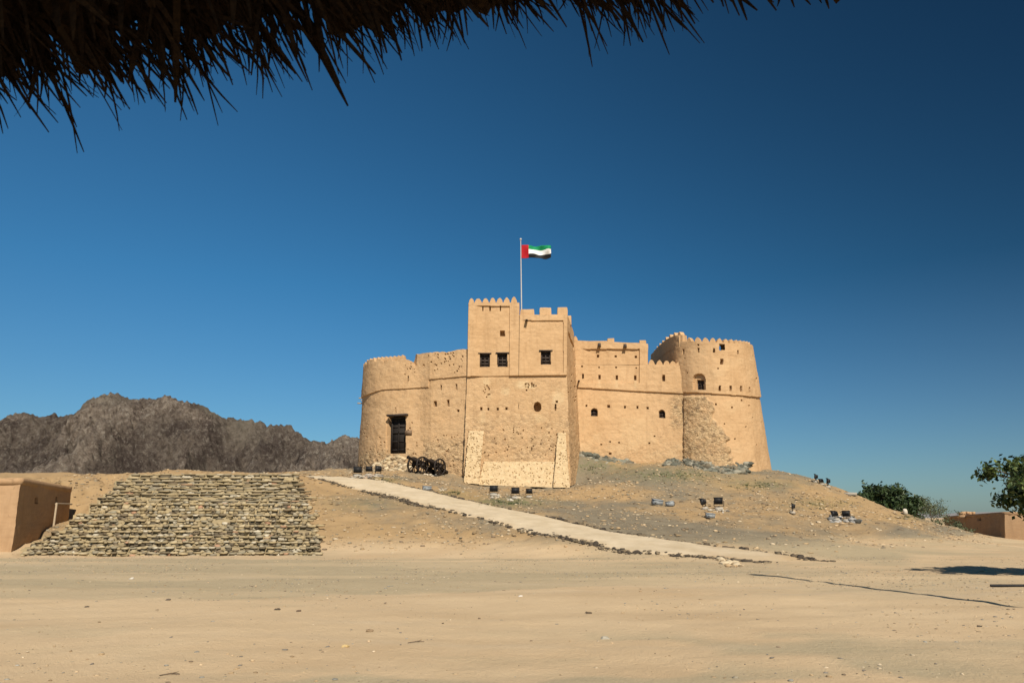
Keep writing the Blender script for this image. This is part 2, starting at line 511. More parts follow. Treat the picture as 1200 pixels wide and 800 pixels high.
for X in np.linspace(-60, 60, 9): anch.append((X, 110, 0.0 if X > 0 else 1.5))
CX = np.concatenate([CX, np.array(anch)])
def _tps(r2): return np.where(r2 > 1e-9, r2 * np.log(r2 + 1e-12) * .5, 0)
_n = len(CX)
_K = _tps(((CX[:, None, :2] - CX[None, :, :2]) ** 2).sum(-1)) + np.eye(_n) * 2.0
_Pm = np.concatenate([np.ones((_n, 1)), CX[:, :2]], 1)
_A = np.block([[_K, _Pm], [_Pm.T, np.zeros((3, 3))]])
_W = np.linalg.solve(_A, np.concatenate([CX[:, 2], np.zeros(3)]))

def base_z(x, y):
    x, y = np.asarray(x, float), np.asarray(y, float)
    sh = x.shape
    x, y = x.ravel(), y.ravel()
    z = np.empty_like(x)
    for i in range(0, len(x), 20000):
        a = np.stack([x[i:i + 20000], y[i:i + 20000]], 1)
        r2 = ((a[:, None, :] - CX[None, :, :2]) ** 2).sum(-1)
        z[i:i + 20000] = _tps(r2) @ _W[:_n] + _W[_n] + a @ _W[_n + 1:]
    fall = (1 - sstep(62, 130, np.abs(x))) * (1 - sstep(88, 125, y)) * sstep(27, 33, y)
    z = np.maximum(z, 0) * fall
    return z.reshape(sh)

def in_steps(x, y):
    px = 600 + FPX * x / np.maximum(y * CP / 1.0, .1) * 1.0
    px, _ = proj(np.stack([x, y, np.interp(y, STEP_D, [0, .3, 1.2, 2.3, 3.3, 4.5])], -1))
    l = np.interp(y, STEP_D, STEP_L); r = np.interp(y, STEP_D, STEP_R)
    return sstep(-2, 10, px - l) * sstep(-2, 10, r - px) * sstep(33.6, 34.3, y) * (1 - sstep(49.2, 49.9, y))

def on_path(x, y, grow=0.0):
    """signed closeness: 1 inside the path corridor"""
    x = np.asarray(x, float); y = np.asarray(y, float)
    up, lo = PU, PL
    mid = (up + lo) / 2
    d = np.full(x.shape, 1e9); w = np.zeros(x.shape)
    for i in range(len(mid) - 1):
        a, b = mid[i, :2], mid[i + 1, :2]
        ab = b - a; L = (ab ** 2).sum()
        t = np.clip(((x - a[0]) * ab[0] + (y - a[1]) * ab[1]) / L, 0, 1)
        dd = np.hypot(x - a[0] - t * ab[0], y - a[1] - t * ab[1])
        hw = np.hypot(*(up[i, :2] - lo[i, :2])) / 2 * .8
        q = dd < d
        d = np.where(q, dd, d); w = np.where(q, hw, w)
    return 1 - sstep(w + grow, w + grow + .8, d)
def _res(pts, n):
    A = P(*np.array(pts, float).T)
    L = np.concatenate([[0], np.cumsum(np.hypot(*np.diff(A[:, :2], axis=0).T))])
    s = np.linspace(0, L[-1], n)
    return np.stack([np.interp(s, L, A[:, i]) for i in range(3)], 1)
PU, PL = _res(PATH_UP, 14), _res(PATH_LO, 14)

def tz(x, y):
    x = np.asarray(x, float); y = np.asarray(y, float)
    z = base_z(x, y)
    hill = sstep(.05, .8, z)
    pth = on_path(x, y, .3)
    far = 1 - sstep(120, 400, np.hypot(x, y))
    n = .017 * fbm(x * 1.7, y * 1.7, 0, 3, 4) + .03 * fbm(x * .22, y * .35, 0, 9, 3)
    bank0 = sstep(-19, -21.5, x) * sstep(41, 44, y)
    n = n + hill * (1 - .85 * pth) * (.11 * fbm(x * .45, y * .45, 0, 21, 5) + .07 * fbm(x * 1.6, y * 1.6, 0, 29, 4))
    # eroded bank behind the hut on the left
    bank = sstep(-20, -22.5, x) * sstep(41, 44, y) * (1 - sstep(50.5, 53, y))
    gul = np.abs(noise(x * .62 + y * .30 + .3 * noise(x * .8, y * .8, 0, 47), y * .10 - x * .04, 0, 41))
    z = z + n * far - bank * .8 * (1 - sstep(0, .35, gul)) + bank * .12 * fbm(x * 1.2, y * 1.2, 0, 44, 3)
    z = z - .45 * in_steps(x, y)
    return z

def lines(segs):
    out = []
    for a, b, s in segs: out.append(np.arange(a, b, s))
    return np.concatenate(out + [[segs[-1][1]]])
gx = np.concatenate([[-4000, -2500, -1500, -900, -600, -400, -260, -180, -130, -100, -80, -68], lines([(-60, -30, .5), (-30, 40, .24), (40, 60, .5)]), [68, 80, 100, 130, 180, 260, 400, 600, 900, 1500, 2500, 4000]])
gy = np.concatenate([[-600, -200, -80, -30, -12, -4, 0, 2.5], lines([(4, 30, .16), (30, 70, .2), (70, 90, .7)]), [95, 102, 110, 120, 140, 170, 220, 300, 420, 600, 900, 1500, 2500, 4500]])
GX, GY = np.meshgrid(gx, gy)
GZ = tz(GX, GY)
nxg, nyg = len(gx), len(gy)
def gridF(nx, ny):
    i = np.arange(ny - 1)[:, None] * nx + np.arange(nx - 1)[None, :]
    return np.stack([i, i + 1, i + 1 + nx, i + nx], -1).reshape(-1, 4)
gpx, gpy = proj(np.stack([GX, np.maximum(GY, 1), GZ], -1))
hillm = sstep(.12, .9, GZ)
# grey gravel: the broad worn strip at the foot of the mound, the streak under the right slope, patches near the camera
fl = fbm(GX * .16, GY * .16, 0, 60, 3) * .35
lim = 16.1 + 3.2 * sstep(-6, 6, GX) + .5 * fbm(GX * .25, 0, 0, 64, 3)
strk = fbm(GX * .05, GY * .8, 0, 63, 4)
grav = (.86 - .45 * sstep(.1, .7, strk)) * sstep(0, 1.2, GY - lim) * (1 - sstep(31, 34, GY)) * (1 - .55 * sstep(2, 14, GX))
grav = np.maximum(grav, .8 * sstep(.0, .5, fbm(GX * .3, GY * .42, 0, 66, 3)) * (1 - sstep(10.5, 13.5, GY)) * (1 - .4 * sstep(2, 8, GX)))
grav = np.maximum(grav, .35 + fl) * (GY < 60)
band = np.exp(-((gpy - (612 + (gpx - 740) * .135)) / 13) ** 2) * sstep(690, 760, gpx) * (1 - sstep(1020, 1120, gpx))
grav = np.maximum(grav * (1 - hillm * .35), band * 1.05)
grav = np.where(hillm > .5, np.maximum(band, .40 + fl * 1.1), grav)
def blob(px, py, rx, ry): return np.exp(-((gpx - px) / rx) ** 2 - ((gpy - py) / ry) ** 2)
grav = grav * (1 - .85 * sstep(-17, -20, GX) * sstep(38, 42, GY))
grav = np.where((hillm > .5) & (gpx > 560) & (GY < 75), np.clip(grav + .14, 0, 1), grav)
green = np.clip(.9 * blob(595, 588, 45, 6) + .8 * blob(450, 563, 18, 4) + .6 * blob(530, 578, 18, 5) + .7 * blob(790, 556, 60, 8) + .6 * blob(890, 568, 40, 6) + .5 * blob(700, 545, 40, 8) + .5 * blob(960, 590, 40, 6) + .5 * blob(1070, 606, 30, 4) + .3 * blob(420, 590, 50, 8), 0, 1)
green = green * (GY > 30)
def lane(y0, k1, k2, w, sp=.85):
    c = y0 + k1 * GX + k2 * GX ** 2
    d = np.abs(GY - c); 
    return np.exp(-((d - sp) / w) ** 2)
trk = sum(lane(*a_) * b_ for a_, b_ in (((23.5, .10, .004, .22), .9), ((19.0, -.22, .012, .2), .8), ((26.5, -.05, -.003, .25), .7), ((14.2, .28, .01, .16), .8), ((11.5, -.12, .02, .14), .6)))
trk = np.clip(trk * (.5 + fbm(GX * .4, GY * .4, 0, 501, 3)), 0, 1) * (GY < 31) * (GY > 6)
pale_ = np.clip(np.exp(-((GX - 6.5) / 7) ** 2 - ((GY - (20.5 + .12 * (GX - 6))) / 1.6) ** 2) + .6 * sstep(.1, .6, fbm(GX * .09, GY * .5, 0, 511, 4)) * (GY < 31), 0, 1)
GZ -= 0
ground = mesh_np('ground', np.stack([GX, GY, GZ], -1).reshape(-1, 3), gridF(nxg, nyg), M['ground'],
                 attrs={'gravel': np.clip(grav, 0, 1).ravel(), 'hill': hillm.ravel(), 'green': green.ravel(), 'track': trk.ravel(), 'swept': pale_.ravel()}, smooth=4)
props(ground, 'pale sand and grey gravel ground rising into the mound below the fort', 'ground', kind='structure')

def hit(px, py, y0=6, y1=100):
    """where a sight line meets the terrain"""
    ys = np.linspace(y0, y1, 420)
    for _ in range(2):
        p = P(np.full_like(ys, px), np.full_like(ys, py), ys)
        d = p[:, 2] - base_z(p[:, 0], p[:, 1])
        i = int(np.argmax(d <= .12)) if (d <= .12).any() else int(np.argmin(d))
        st_ = ys[1] - ys[0]
        ys = np.linspace(max(ys[i] - 2 * st_, 4), ys[i] + 4 * st_, 60)
    p = P(np.full_like(ys, px), np.full_like(ys, py), ys)
    d = p[:, 2] - tz(p[:, 0], p[:, 1])
    i = np.argmax(d <= 0) if (d <= 0).any() else int(np.argmin(d))
    q = p[i]
    return np.array([q[0], q[1], float(tz(q[0:1], q[1:2])[0])])

# the ramp path
nu, nv = 260, 26
A_, B_ = _res(PATH_LO, nu), _res(PATH_UP, nu)
v = np.linspace(-.04, 1.04, nv)
PXY = A_[None, :, :2] * (1 - v[:, None, None]) + B_[None, :, :2] * v[:, None, None]
wob = .25 * fbm(np.linspace(0, 20, nu), 0, 0, 5, 3)
PXY[..., 1] += wob[None] * .5
pz = tz(PXY[..., 0], PXY[..., 1]) + .065
edge_ = np.minimum(v + .04, 1.04 - v)[:, None] * np.ones(nu)[None]
uu = np.linspace(0, 1, nu)[None] * np.ones(nv)[:, None]
pz -= .13 * (1 - sstep(0, .06, edge_)) + .12 * sstep(.95, 1, uu) + .1 * (1 - sstep(0, .02, uu))
o = mesh_np('path', np.concatenate([PXY, pz[..., None]], -1).reshape(-1, 3), gridF(nu, nv), M['path'], smooth=4, attrs={'fade': np.clip(sstep(.84, 1.0, uu + .05 * fbm(PXY[..., 0] * .6, PXY[..., 1] * .6, 0, 6, 3)) + .6 * (1 - sstep(.0, .16, edge_ + .06 * fbm(PXY[..., 0] * 1.2, PXY[..., 1] * 1.2, 0, 8, 3))), 0, 1).ravel()})
props(o, 'pale beaten path climbing leftwards across the mound', 'path', kind='structure')

# ------------------------------------------------------------------ mountain and far hills
RID = np.array([(-700, 560), (-500, 520), (-300, 505), (-150, 500), (-60, 497), (0, 491), (20, 484), (48, 476), (80, 469), (93, 463), (111, 460), (135, 461), (148, 466), (162, 465), (179, 473), (203, 471), (220, 470), (239, 477), (270, 487), (300, 493), (320, 491), (340, 501), (352, 507), (368, 508), (377, 518), (398, 519), (416, 518), (440, 524), (500, 548), (560, 580), (640, 608)], float)
nmx, nmt = 1300, 240
mpx = np.linspace(-700, 640, nmx)
tt = np.linspace(0, 1.5, nmt)
DC = 430.0
xr = P(mpx, 600, DC)[:, 0]
zc = P(mpx, np.interp(mpx, RID[:, 0], RID[:, 1]), DC)[:, 2]
prof = np.where(tt < 1, .95 * tt ** .85 + .05 * tt, 1 - (tt - 1) * 1.5)
MX = np.repeat(xr[None], nmt, 0)
MY = DC - 120 * (1 - tt)[:, None] + 0 * MX + 6 * fbm(MX * .02, 0, 0, 5, 3)
amp = np.sin(np.clip(tt, 0, 1) * math.pi * .93)[:, None] * .9 + .1
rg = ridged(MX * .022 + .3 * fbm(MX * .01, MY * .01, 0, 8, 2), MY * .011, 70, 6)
MZ = np.maximum(zc, -2)[None] * prof[:, None]
hs = np.clip(zc / 40, .1, 1)[None]
MZ = MZ + hs * amp * (rg - 1.0) * 11.5 + hs * (.3 + .7 * amp) * (2.0 * fbm(MX * .12, MY * .12, 0, 81, 4) + 2.6 * (np.abs(fbm(MX * .22, MY * .2, 0, 91, 4)) - .4) + 1.9 * noise(MX * .5, MY * .45, 0, 95) + 1.0 * noise(MX * 1.0, MY * .8, 0, 97))
MZ = MZ - 3 * (tt < .02)[:, None]
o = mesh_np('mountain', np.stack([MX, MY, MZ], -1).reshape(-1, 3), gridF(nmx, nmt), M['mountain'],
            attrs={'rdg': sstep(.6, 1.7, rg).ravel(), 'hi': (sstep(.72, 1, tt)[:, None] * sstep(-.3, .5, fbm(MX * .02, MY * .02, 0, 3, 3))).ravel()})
props(o, 'rugged dark brown bare rock mountain behind the steps on the left', 'mountain', kind='structure')

hx = np.linspace(300, 3200, 160)
HZ = []
hp = np.linspace(0, 1, 12)
hh = 26 * np.clip(fbm(hx * .004, 0, 0, 17, 4) * .5 + .35, .02, 2) * sstep(300, 700, hx)
hv = np.stack([np.repeat(hx[None], 12, 0), 2300 + 500 * hp[:, None] + 0 * hx[None], np.sin(hp * math.pi)[:, None] * hh[None] - .5], -1)
M['hills'] = simple('far_hills', (.22, .22, .22), (.28, .27, .26), .01)
o = mesh_np('hills', hv.reshape(-1, 3), gridF(160, 12), M['hills'], smooth=4)
props(o, 'low hazy hills on the right horizon', 'hills', kind='structure')

# ------------------------------------------------------------------ the fort
fort_loc = (0.0, 66.0, 5.0)
fort = thing('fort', 'tall tan mud brick fort with round corner towers crowning the mound', 'fort', fort_loc)

class Wall: pass
def ctrl_interp(rows, nu_per, nv_per, smooth_u):
    rows = np.array(rows, float)                            # (rows, cols, 3) photo measurements + depth
    W3 = P(rows[..., 0], rows[..., 1], rows[..., 2])
    nr, ncol = W3.shape[:2]
    us = []
    for i in range(ncol - 1): us += list(i + np.arange(nu_per[i]) / nu_per[i])
    us = np.array(us + [ncol - 1.0])
    vs = []
    for i in range(nr - 1): vs += list(i + np.arange(nv_per[i]) / nv_per[i])
    vs = np.array(vs + [nr - 1.0])
    def samp(A, t, cub):
        i = np.clip(np.floor(t).astype(int), 0, len(A) - 2); f = (t - i)[:, None, None]
        a, b = A[i], A[i + 1]
        if not cub: return a * (1 - f) + b * f
        p0 = A[np.maximum(i - 1, 0)]; p3 = A[np.minimum(i + 2, len(A) - 1)]
        p0 = np.where((i == 0)[:, None, None], 2 * a - b, p0)
        p3 = np.where((i == len(A) - 2)[:, None, None], 2 * b - a, p3)
        return .5 * (2 * a + (b - p0) * f + (2 * p0 - 5 * a + 4 * b - p3) * f ** 2 + (3 * a - p0 - 3 * b + p3) * f ** 3)
    S = samp(W3.transpose(1, 0, 2), us, smooth_u).transpose(1, 0, 2)      # rows, nu
    return samp(S, vs, False)                                             # nv, nu

def wall(name, rows, nu_per, nv_per, feat=None, smooth_u=False, thick=.7, mat='plaster', rough=None, pale=None, parent=None, seed=0, amp=1.0, holes=None, top_wear=0.0, label=None):
    S = ctrl_interp(rows, nu_per, nv_per, smooth_u)
    nv_, nu_ = S.shape[:2]
    du = np.gradient(S, axis=1); dv = np.gradient(S, axis=0)
    N = np.cross(du, dv); N /= np.linalg.norm(N, axis=-1, keepdims=True) + 1e-12
    px, py = proj(S)
    d = np.zeros(px.shape)
    if feat is not None: d = d + feat(px, py, S, N)
    X, Y, Z = S[..., 0], S[..., 1], S[..., 2]
    rg = np.zeros(px.shape) if rough is None else np.clip(rough(px, py), 0, 1)
    pl = np.zeros(px.shape) if pale is None else np.clip(pale(px, py), 0, 1)
    nz = .035 * fbm(X * .9, Y * .9, Z * .9, 100 + seed, 3) + .012 * fbm(X * 4, Y * 4, Z * 5, 130 + seed, 2)
    nz = nz + rg * (.045 * fbm(X * 3.2, Y * 3.2, Z * 4, 150 + seed, 3))
    V = S + N * (d + nz * amp)[..., None]
    if top_wear:
        k = sstep(.9, 1, np.linspace(0, 1, nv_))[:, None]
        V[..., 2] -= k * top_wear * np.clip(fbm(X * 1.3, Y * 1.3, 0, 170 + seed, 4) + .2, 0, 1.5)
    Nh = N.copy(); Nh[..., 2] = 0; Nh /= np.linalg.norm(Nh, axis=-1, keepdims=True) + 1e-9
    hgt = S[-1, :, 2] - S[0, :, 2]
    inner = []
    for f in (0.0, .08, .16, .5, 1.0):
        q = V[-1] - Nh[-1] * thick
        q = q.copy(); q[:, 2] -= hgt * f
        inner.append(q)
    inner = np.array(inner)
    A = np.concatenate([V, inner], 0)
    F = gridF(nu_, nv_ + 5)
    if holes is not None:
        hm = np.zeros(A.shape[:2], bool); hm[:nv_] = holes(px, py)
        cols = hm[:nv_].any(0)
        hm[nv_ + 1:nv_ + 3, :] = cols[None]
        F = F[~hm.reshape(-1)[F].any(1)]
    z0 = np.zeros((5, nu_))
    o = mesh_np(name, A.reshape(-1, 3), F, M[mat], parent or fort,
                attrs={'rough': np.concatenate([rg, z0]).ravel(), 'pale': np.concatenate([pl, z0]).ravel()}, smooth=R(38))
    if label: o['label'] = label
    w = Wall(); w.o = o; w.S = S; w.N = Nh; w.px = px; w.py = py; w.top = V[-1]
    return w

def q(w, px, py):
    i = np.argmin((w.px - px) ** 2 + (w.py - py) ** 2)
    p = w.S.reshape(-1, 3)[i]; n = w.N.reshape(-1, 3)[i]
    Y = p[1]
    return P(px, py, Y), n, np.array([-n[1], n[0], 0.0])

def rect(px, py, x0, x1, y0, y1): return (px > x0) & (px < x1) & (py > y0) & (py < y1)
def slits(px, py, lst, depth):
    d = np.full(px.shape, 9.0)
    for s in lst:
        cx, cy, w, h = s[:4]
        d = np.where(rect(px, py, cx - w / 2, cx + w / 2, cy - h / 2, cy + h / 2), -depth, d)
    return d
def pits(px, py, x0, x1, y0, y1, n, seed, r=(.6, 1.3), depth=.22):
    g = np.random.default_rng(seed); d = np.full(px.shape, 9.0)
    for _ in range(n):
        cx, cy, rr = g.uniform(x0, x1), g.uniform(y0, y1), g.uniform(*r)
        d = np.where(((px - cx) ** 2 + (py - cy) ** 2 * .8) < rr * rr, -depth, d)
    return d
def arch(px, py, cx, x0, x1, y0, y1):
    r = (x1 - x0) / 2
    return ((px > x0) & (px < x1) & (py > y0 + r) & (py < y1)) | (((px - cx) ** 2 + (py - y0 - r) ** 2 < r * r))

# --- keep
kx = [(549.5, 549.5), ]
def keep_feat(px, py, S, N):
    front = S[..., 1] < 64.2
    d = np.zeros(px.shape)
    led = 441.5 - (px - 548) * .012
    front_n = N[..., 1] < -.6
    up = (py < led) & front_n
    d += np.where(up, .22, 0)
    d += np.where(front_n & rect(px, py, 555, 597, 359.4, 441) & up, -.13 * sstep(555, 566, px), 0)
    d += np.where(front_n & rect(px, py, 610, 660, 376.2, 437) & up, -.13 * sstep(610, 620, px), 0)
    for s in (565.8, 574.3, 586.3):
        d = np.where(front_n & rect(px, py, s - .6, s + .6, 359, 364.5), -.2, d)
    d = np.where(front_n & (rect(px, py, 562.5, 573.8, 414.5, 430) | rect(px, py, 583, 594.5, 414, 429.6) | rect(px, py, 634, 645.3, 411.3, 427)), -.75, d)
    d = np.where(front_n & rect(px, py, 586, 591.6, 387.6, 394.2), -.6, d)
    m = (((px - 630) / 4.4) ** 2 + ((py - 476.5) / 5.6) ** 2 < 1)
    d = np.where(front_n & m, -1.5, d)
    d = np.where(front_n, np.minimum(d, slits(px, py, [(564, 478.5, 1.9, 3), (572.3, 479, 2, 3), (583.2, 479, 1.9, 3), (593.4, 478.5, 2, 3), (651, 477, 1.5, 7), (652.5, 470.5, 2, 2), (617, 457, 1.4, 1.4)], .4)), d)
    low = (py > 470) & front_n
    d = np.where(low, np.minimum(d, pits(px, py, 548, 660, 500, 540, 70, 3, (.35, .75), .14)), d)
    d = np.where(front_n, np.minimum(d, pits(px, py, 612, 628, 449, 453.5, 16, 5, (.4, .9), .2)), d)
    d = np.where(front_n, np.minimum(d, pits(px, py, 566, 574, 447, 466, 14, 15, (.4, .8), .15)), d)
    # right flank: slots
    side = ~front_n & (px > 655)
    d = np.where(side & (px > 666.2) & (px < 672.5) & (np.abs(py - (391 + (px - 666.5) * 2.9)) < 2.6), -.35, d)
    d = np.where(side, np.minimum(d, pits(px, py, 666, 676, 410, 470, 12, 9, (.5, .9), .25)), d)
    return d
def keep_rough(px, py):
    r = sstep(440, 446, py) * .32 + sstep(478, 500, py) * .30
    return r
def keep_pale(px, py):
    n = .9 * fbm(px * .09, py * .09, 0, 201, 4)
    b = lambda cx, cy, rx, ry: np.exp(-((px - cx) / rx) ** 4 - ((py - cy) / ry) ** 4)
    return np.clip(1.3 * b(617, 450.5, 12, 4.5) + 1.0 * b(570, 455, 5, 12) + .9 * b(592, 462, 5, 8) + .9 * b(653, 464, 9, 9) + .8 * b(624, 490, 14, 5) + .5 * b(566, 485, 3, 14), 0, 1) * sstep(-.5, .4, n) * .7
KT = 62.0
rows_keep = [
    [(543.5, 566, 66.5), (543, 565, 60.7), (597, 567, 60.6), (651, 569, 60.5), (669, 569, 60.6), (681.5, 564, 66.5), (662, 560, 73)],
    [(548.5, 441.5, 67), (547.3, 441.5, 61.6), (597, 441, 61.6), (608, 440.9, 61.6), (664.3, 440.3, 61.6), (676, 449, 68), (655, 452, 76)],
    [(551, 368, 67), (548.8, 355.6, 61.8), (597.5, 355.4, 61.8), (609.0, 355.3, 61.8), (665.3, 362.2, 61.8), (672.3, 381.5, 68), (650, 392, 76)]]
rows_keep[0][3] = (608, 567.5, 60.6)
# the higher left half and the lower right half of the keep share a straight joint
def split(rows, cols): return [[r[c] for c in cols] for r in rows]
left_rows = split(rows_keep, (0, 1, 2, 3)) 
for r_, back in zip(left_rows, ((606, 556, 66), (606.5, 449, 66.5), (607, 370, 66.5))): r_.append(back)
right_rows = split(rows_keep, (3, 4, 5, 6))
right_rows[2][0] = (609.0, 369.6, 61.8); right_rows[2][1] = (665.3, 369.2, 61.8)
right_rows[2][2] = (672.3, 389.5, 68)
keep = wall('keep', left_rows, [12, 95, 22, 10], [190, 150], keep_feat, rough=keep_rough, pale=keep_pale, seed=1, label='tallest square tower with tooth shaped merlons on its left half')
keep2 = wall('keep_annexe', right_rows, [120, 60, 10], [190, 125], keep_feat, rough=keep_rough, pale=keep_pale, seed=1, label='lower right half of the square tower with broad square merlons')

def merlon(w, cx, yb, yt, wpx, parent, kind='round', thick=.42, sink=2.0):
    p, n, t = q(w, cx, yb)
    s = mpp(p)
    hw, h, sk = wpx * s / 2, (yb - yt) * s, sink * s
    if kind == 'round':
        prof = [(-1, -1), (-1, 0), (-.93, .32), (-.74, .62), (-.46, .86), (-.16, 1.0), (.16, 1.0), (.46, .86), (.74, .62), (.93, .32), (1, 0), (1, -1)]
    elif kind == 'point':
        prof = [(-1, -1), (-1, 0), (-.8, .42), (-.5, .8), (-.14, 1.0), (.14, 1), (.5, .8), (.8, .42), (1, 0), (1, -1)]
    else:
        prof = [(-1, -1), (-1, 0), (-1, .5), (-.97, .93), (-.9, 1), (0, 1.01), (.9, 1), (.97, .93), (1, .5), (1, 0), (1, -1)]
    prof = [(a, b if b >= 0 else -sk / h) for a, b in prof]
    up = np.array([0, 0, 1.0])
    V = []
    layers = [(.03, 1.0), (.0, .93), (0, 0)] 
    k = len(prof)
    rg = np.random.default_rng(int(cx * 7 + yt * 13))
    jit = rg.normal(0, .025, (k, 2))
    outs = [(.03, .92), (.0, 1.0), (-thick, 1.0), (-thick - .03, .92)]
    for dd, sc in outs:
        for i, (a, b) in enumerate(prof):
            V.append(p + t * hw * (a * sc + jit[i, 0]) + up * (h * ((b if b < 0 else b * (sc if sc == 1 else .95)) + jit[i, 1] * (b > 0))) + n * (dd - .0))
    F = [tuple(range(k))]
    for L in range(3):
        for i in range(k - 1):
            F.append((L * k + i, (L + 1) * k + i, (L + 1) * k + i + 1, L * k + i + 1))
    F.append(tuple(range(4 * k - 1, 3 * k - 1, -1)))
    m = MB(); m.add(V, F)
    o = m.build('merlon', M['plaster'], parent, smooth=R(35))
    return o

for a, b, yt in ((549.6, 555.4, 349.2), (556.2, 564.2, 349.4), (565.4, 572.6, 349.2), (573.9, 580.6, 348.8), (582, 589, 348.8), (590.2, 597.2, 348.4), (598.9, 605.8, 347.4)):
    merlon(keep, (a + b) / 2, 355.8, yt, b - a + .7, keep.o, 'round')
for a, b, yb, yt in ((609.6, 626, 370, 362), (632.4, 646.2, 370, 360.1), (653.2, 665.2, 369.6, 359.6)):
    merlon(keep2, (a + b) / 2, yb, yt, b - a, keep2.o, 'square', .5)
p_, n_, t_ = q(keep2, 669, 378)
merlon(keep2, 669.2, 379, 370, 5.4, keep2.o, 'square', .5)

def window(w, x0, x1, y0, y1, parent, bars=3, inset=.2, lintel=True):
    cx, cy = (x0 + x1) / 2, (y0 + y1) / 2
    p, n, t = q(w, cx, cy)
    s = mpp(p); hw, hh = (x1 - x0) * s / 2, (y1 - y0) * s / 2
    up = np.array([0, 0, 1.0])
    m = MB()
    c = p - n * inset
    m.box(c - n * .1, t * hw, n * .02, up * hh)
    for sg in (-1, 1):
        m.box(c + t * sg * (hw - .05), t * .06, n * .05, up * hh)
        m.box(c + up * sg * (hh - .05), t * (hw - .12), n * .05, up * .055)
    m.box(c, t * .04, n * .04, up * (hh - .11))
    for i in range(bars):
        z = -hh + 2 * hh * (i + 1) / (bars + 1)
        m.box(c + up * z, t * (hw - .12), n * .055, up * .032)
    o = m.build('window', M['wood'], parent)
    if lintel:
        l = MB(); l.box(p + up * (hh + .04) + n * .0, t * (hw + .17), n * .16, up * .045, jit=.008)
        l.build('lintel', M['wood'], parent)
    return o
window(keep, 562.5, 573.8, 414.5, 430, keep.o)
window(keep, 583, 594.5, 414, 429.6, keep.o)
window(keep2, 634, 645.3, 411.3, 427, keep2.o)

def spout(w, cx, cy, L, parent, drop=.25, r=.1):
    p, n, t = q(w, cx, cy)
    m = MB()
    a = p - n * .15; b = p + n * L - np.array([0, 0, drop * L])
    ax = (b - a); ln = np.linalg.norm(ax); ax = ax / ln
    u = np.cross(t, ax); c = (a + b) / 2
    m.box(c - u * r * .8, ax * ln / 2, t * r, u * .025)
    for sg in (-1, 1): m.box(c + t * sg * (r - .02) + u * .0, ax * ln / 2, t * .02, u * r * .8)
    return m.build('waterspout', M['wood'], parent)
spout(keep2, 617, 375.5, .75, keep2.o)

# buttresses and apron of pale stone at the foot of the keep
def butt_feat(x0, x1, y0, y1, n, sd):
    return lambda px, py, S, N: np.minimum(0, pits(px, py, x0, x1, y0, y1, n, sd, (.25, .6), .10))
full = lambda px, py: np.ones(px.shape) * .9
rg3 = lambda px, py: np.ones(px.shape) * .5
def buttress(name, bl, br, tl, tr, Yb, Yt, nn, sd, lab=None):
    rows = [[(bl[0] + .8, bl[1], Yb + 2.0), (*bl, Yb), (*br, Yb), (br[0] - .8, br[1], Yb + 2.0)],
            [(tl[0] + .3, tl[1], Yt + 1.2), (*tl, Yt), (*tr, Yt), (tr[0] - .3, tr[1], Yt + 1.2)]]
    wpx = int(max(abs(br[0] - bl[0]), 6) / .55); hpx = int(abs(tl[1] - bl[1]) / .55)
    xs = [bl[0], br[0], tl[0], tr[0]]
    wall(name, rows, [12, wpx, 12], [hpx], butt_feat(min(xs), max(xs), tl[1], bl[1], nn, sd), thick=.5, pale=full, rough=rg3, seed=sd, parent=keep.o if sd != 13 else keep2.o)
buttress('buttress', (543.5, 566), (561.5, 567), (549, 504.5), (567, 504.5), 59.7, 61.0, 150, 11)
buttress('buttress', (648.6, 571), (668, 571), (653.4, 507), (662.5, 507), 59.5, 60.95, 60, 13)
buttress('apron', (560, 568), (650, 571), (567.5, 540.5), (650, 540.5), 59.9, 60.75, 150, 12)

# --- left curtain wall
def lc_feat(px, py, S, N):
    led = np.where(px > 503, 445 - (px - 503) * .095, 454)
    d = np.where(py < led, .12, 0.0)
    d = np.where(rect(px, py, 452.5, 475, 486, 531), 0, d)
    d = np.minimum(d, slits(px, py, [(517, 454, 1.7, 6), (535, 453, 1.7, 6.5), (510, 473, 3.4, 6), (525, 472, 2.8, 7), (537, 481, 2.6, 2.2), (493, 514, 2.2, 2.2)], .45))
    d = np.minimum(d, pits(px, py, 493, 543, 413, 437, 40, 21, (.35, .8), .2))
    d = np.minimum(d, pits(px, py, 486, 545, 508, 552, 50, 22, (.3, .8), .13))
    return d
lc_rough = lambda px, py: .6 * sstep(506, 524, py + 6 * noise(px * .12, py * .12)) + .25
rows_lc = [[(474, 556, 63.4), (489, 556, 62.78), (505, 556, 62.2), (525, 557, 61.8), (546.5, 558, 61.4), (556, 558, 61.4)],
           [(478, 449, 64.6), (489, 448.6, 63.83), (505, 446, 63.0), (525, 443.2, 62.5), (547, 441.3, 61.95), (556, 441, 61.95)],
           [(489.2, 415.2, 65.6), (490.0, 414.9, 64.1), (505, 413.4, 63.3), (525, 411.3, 62.8), (547, 409.0, 62.15), (556, 408.6, 62.1)]]
curtain = wall('curtain_wall', rows_lc, [10, 34, 40, 42, 12], [195, 60], lc_feat, rough=lc_rough, seed=3, top_wear=.12, label='short wall with many small pits left of the square tower')

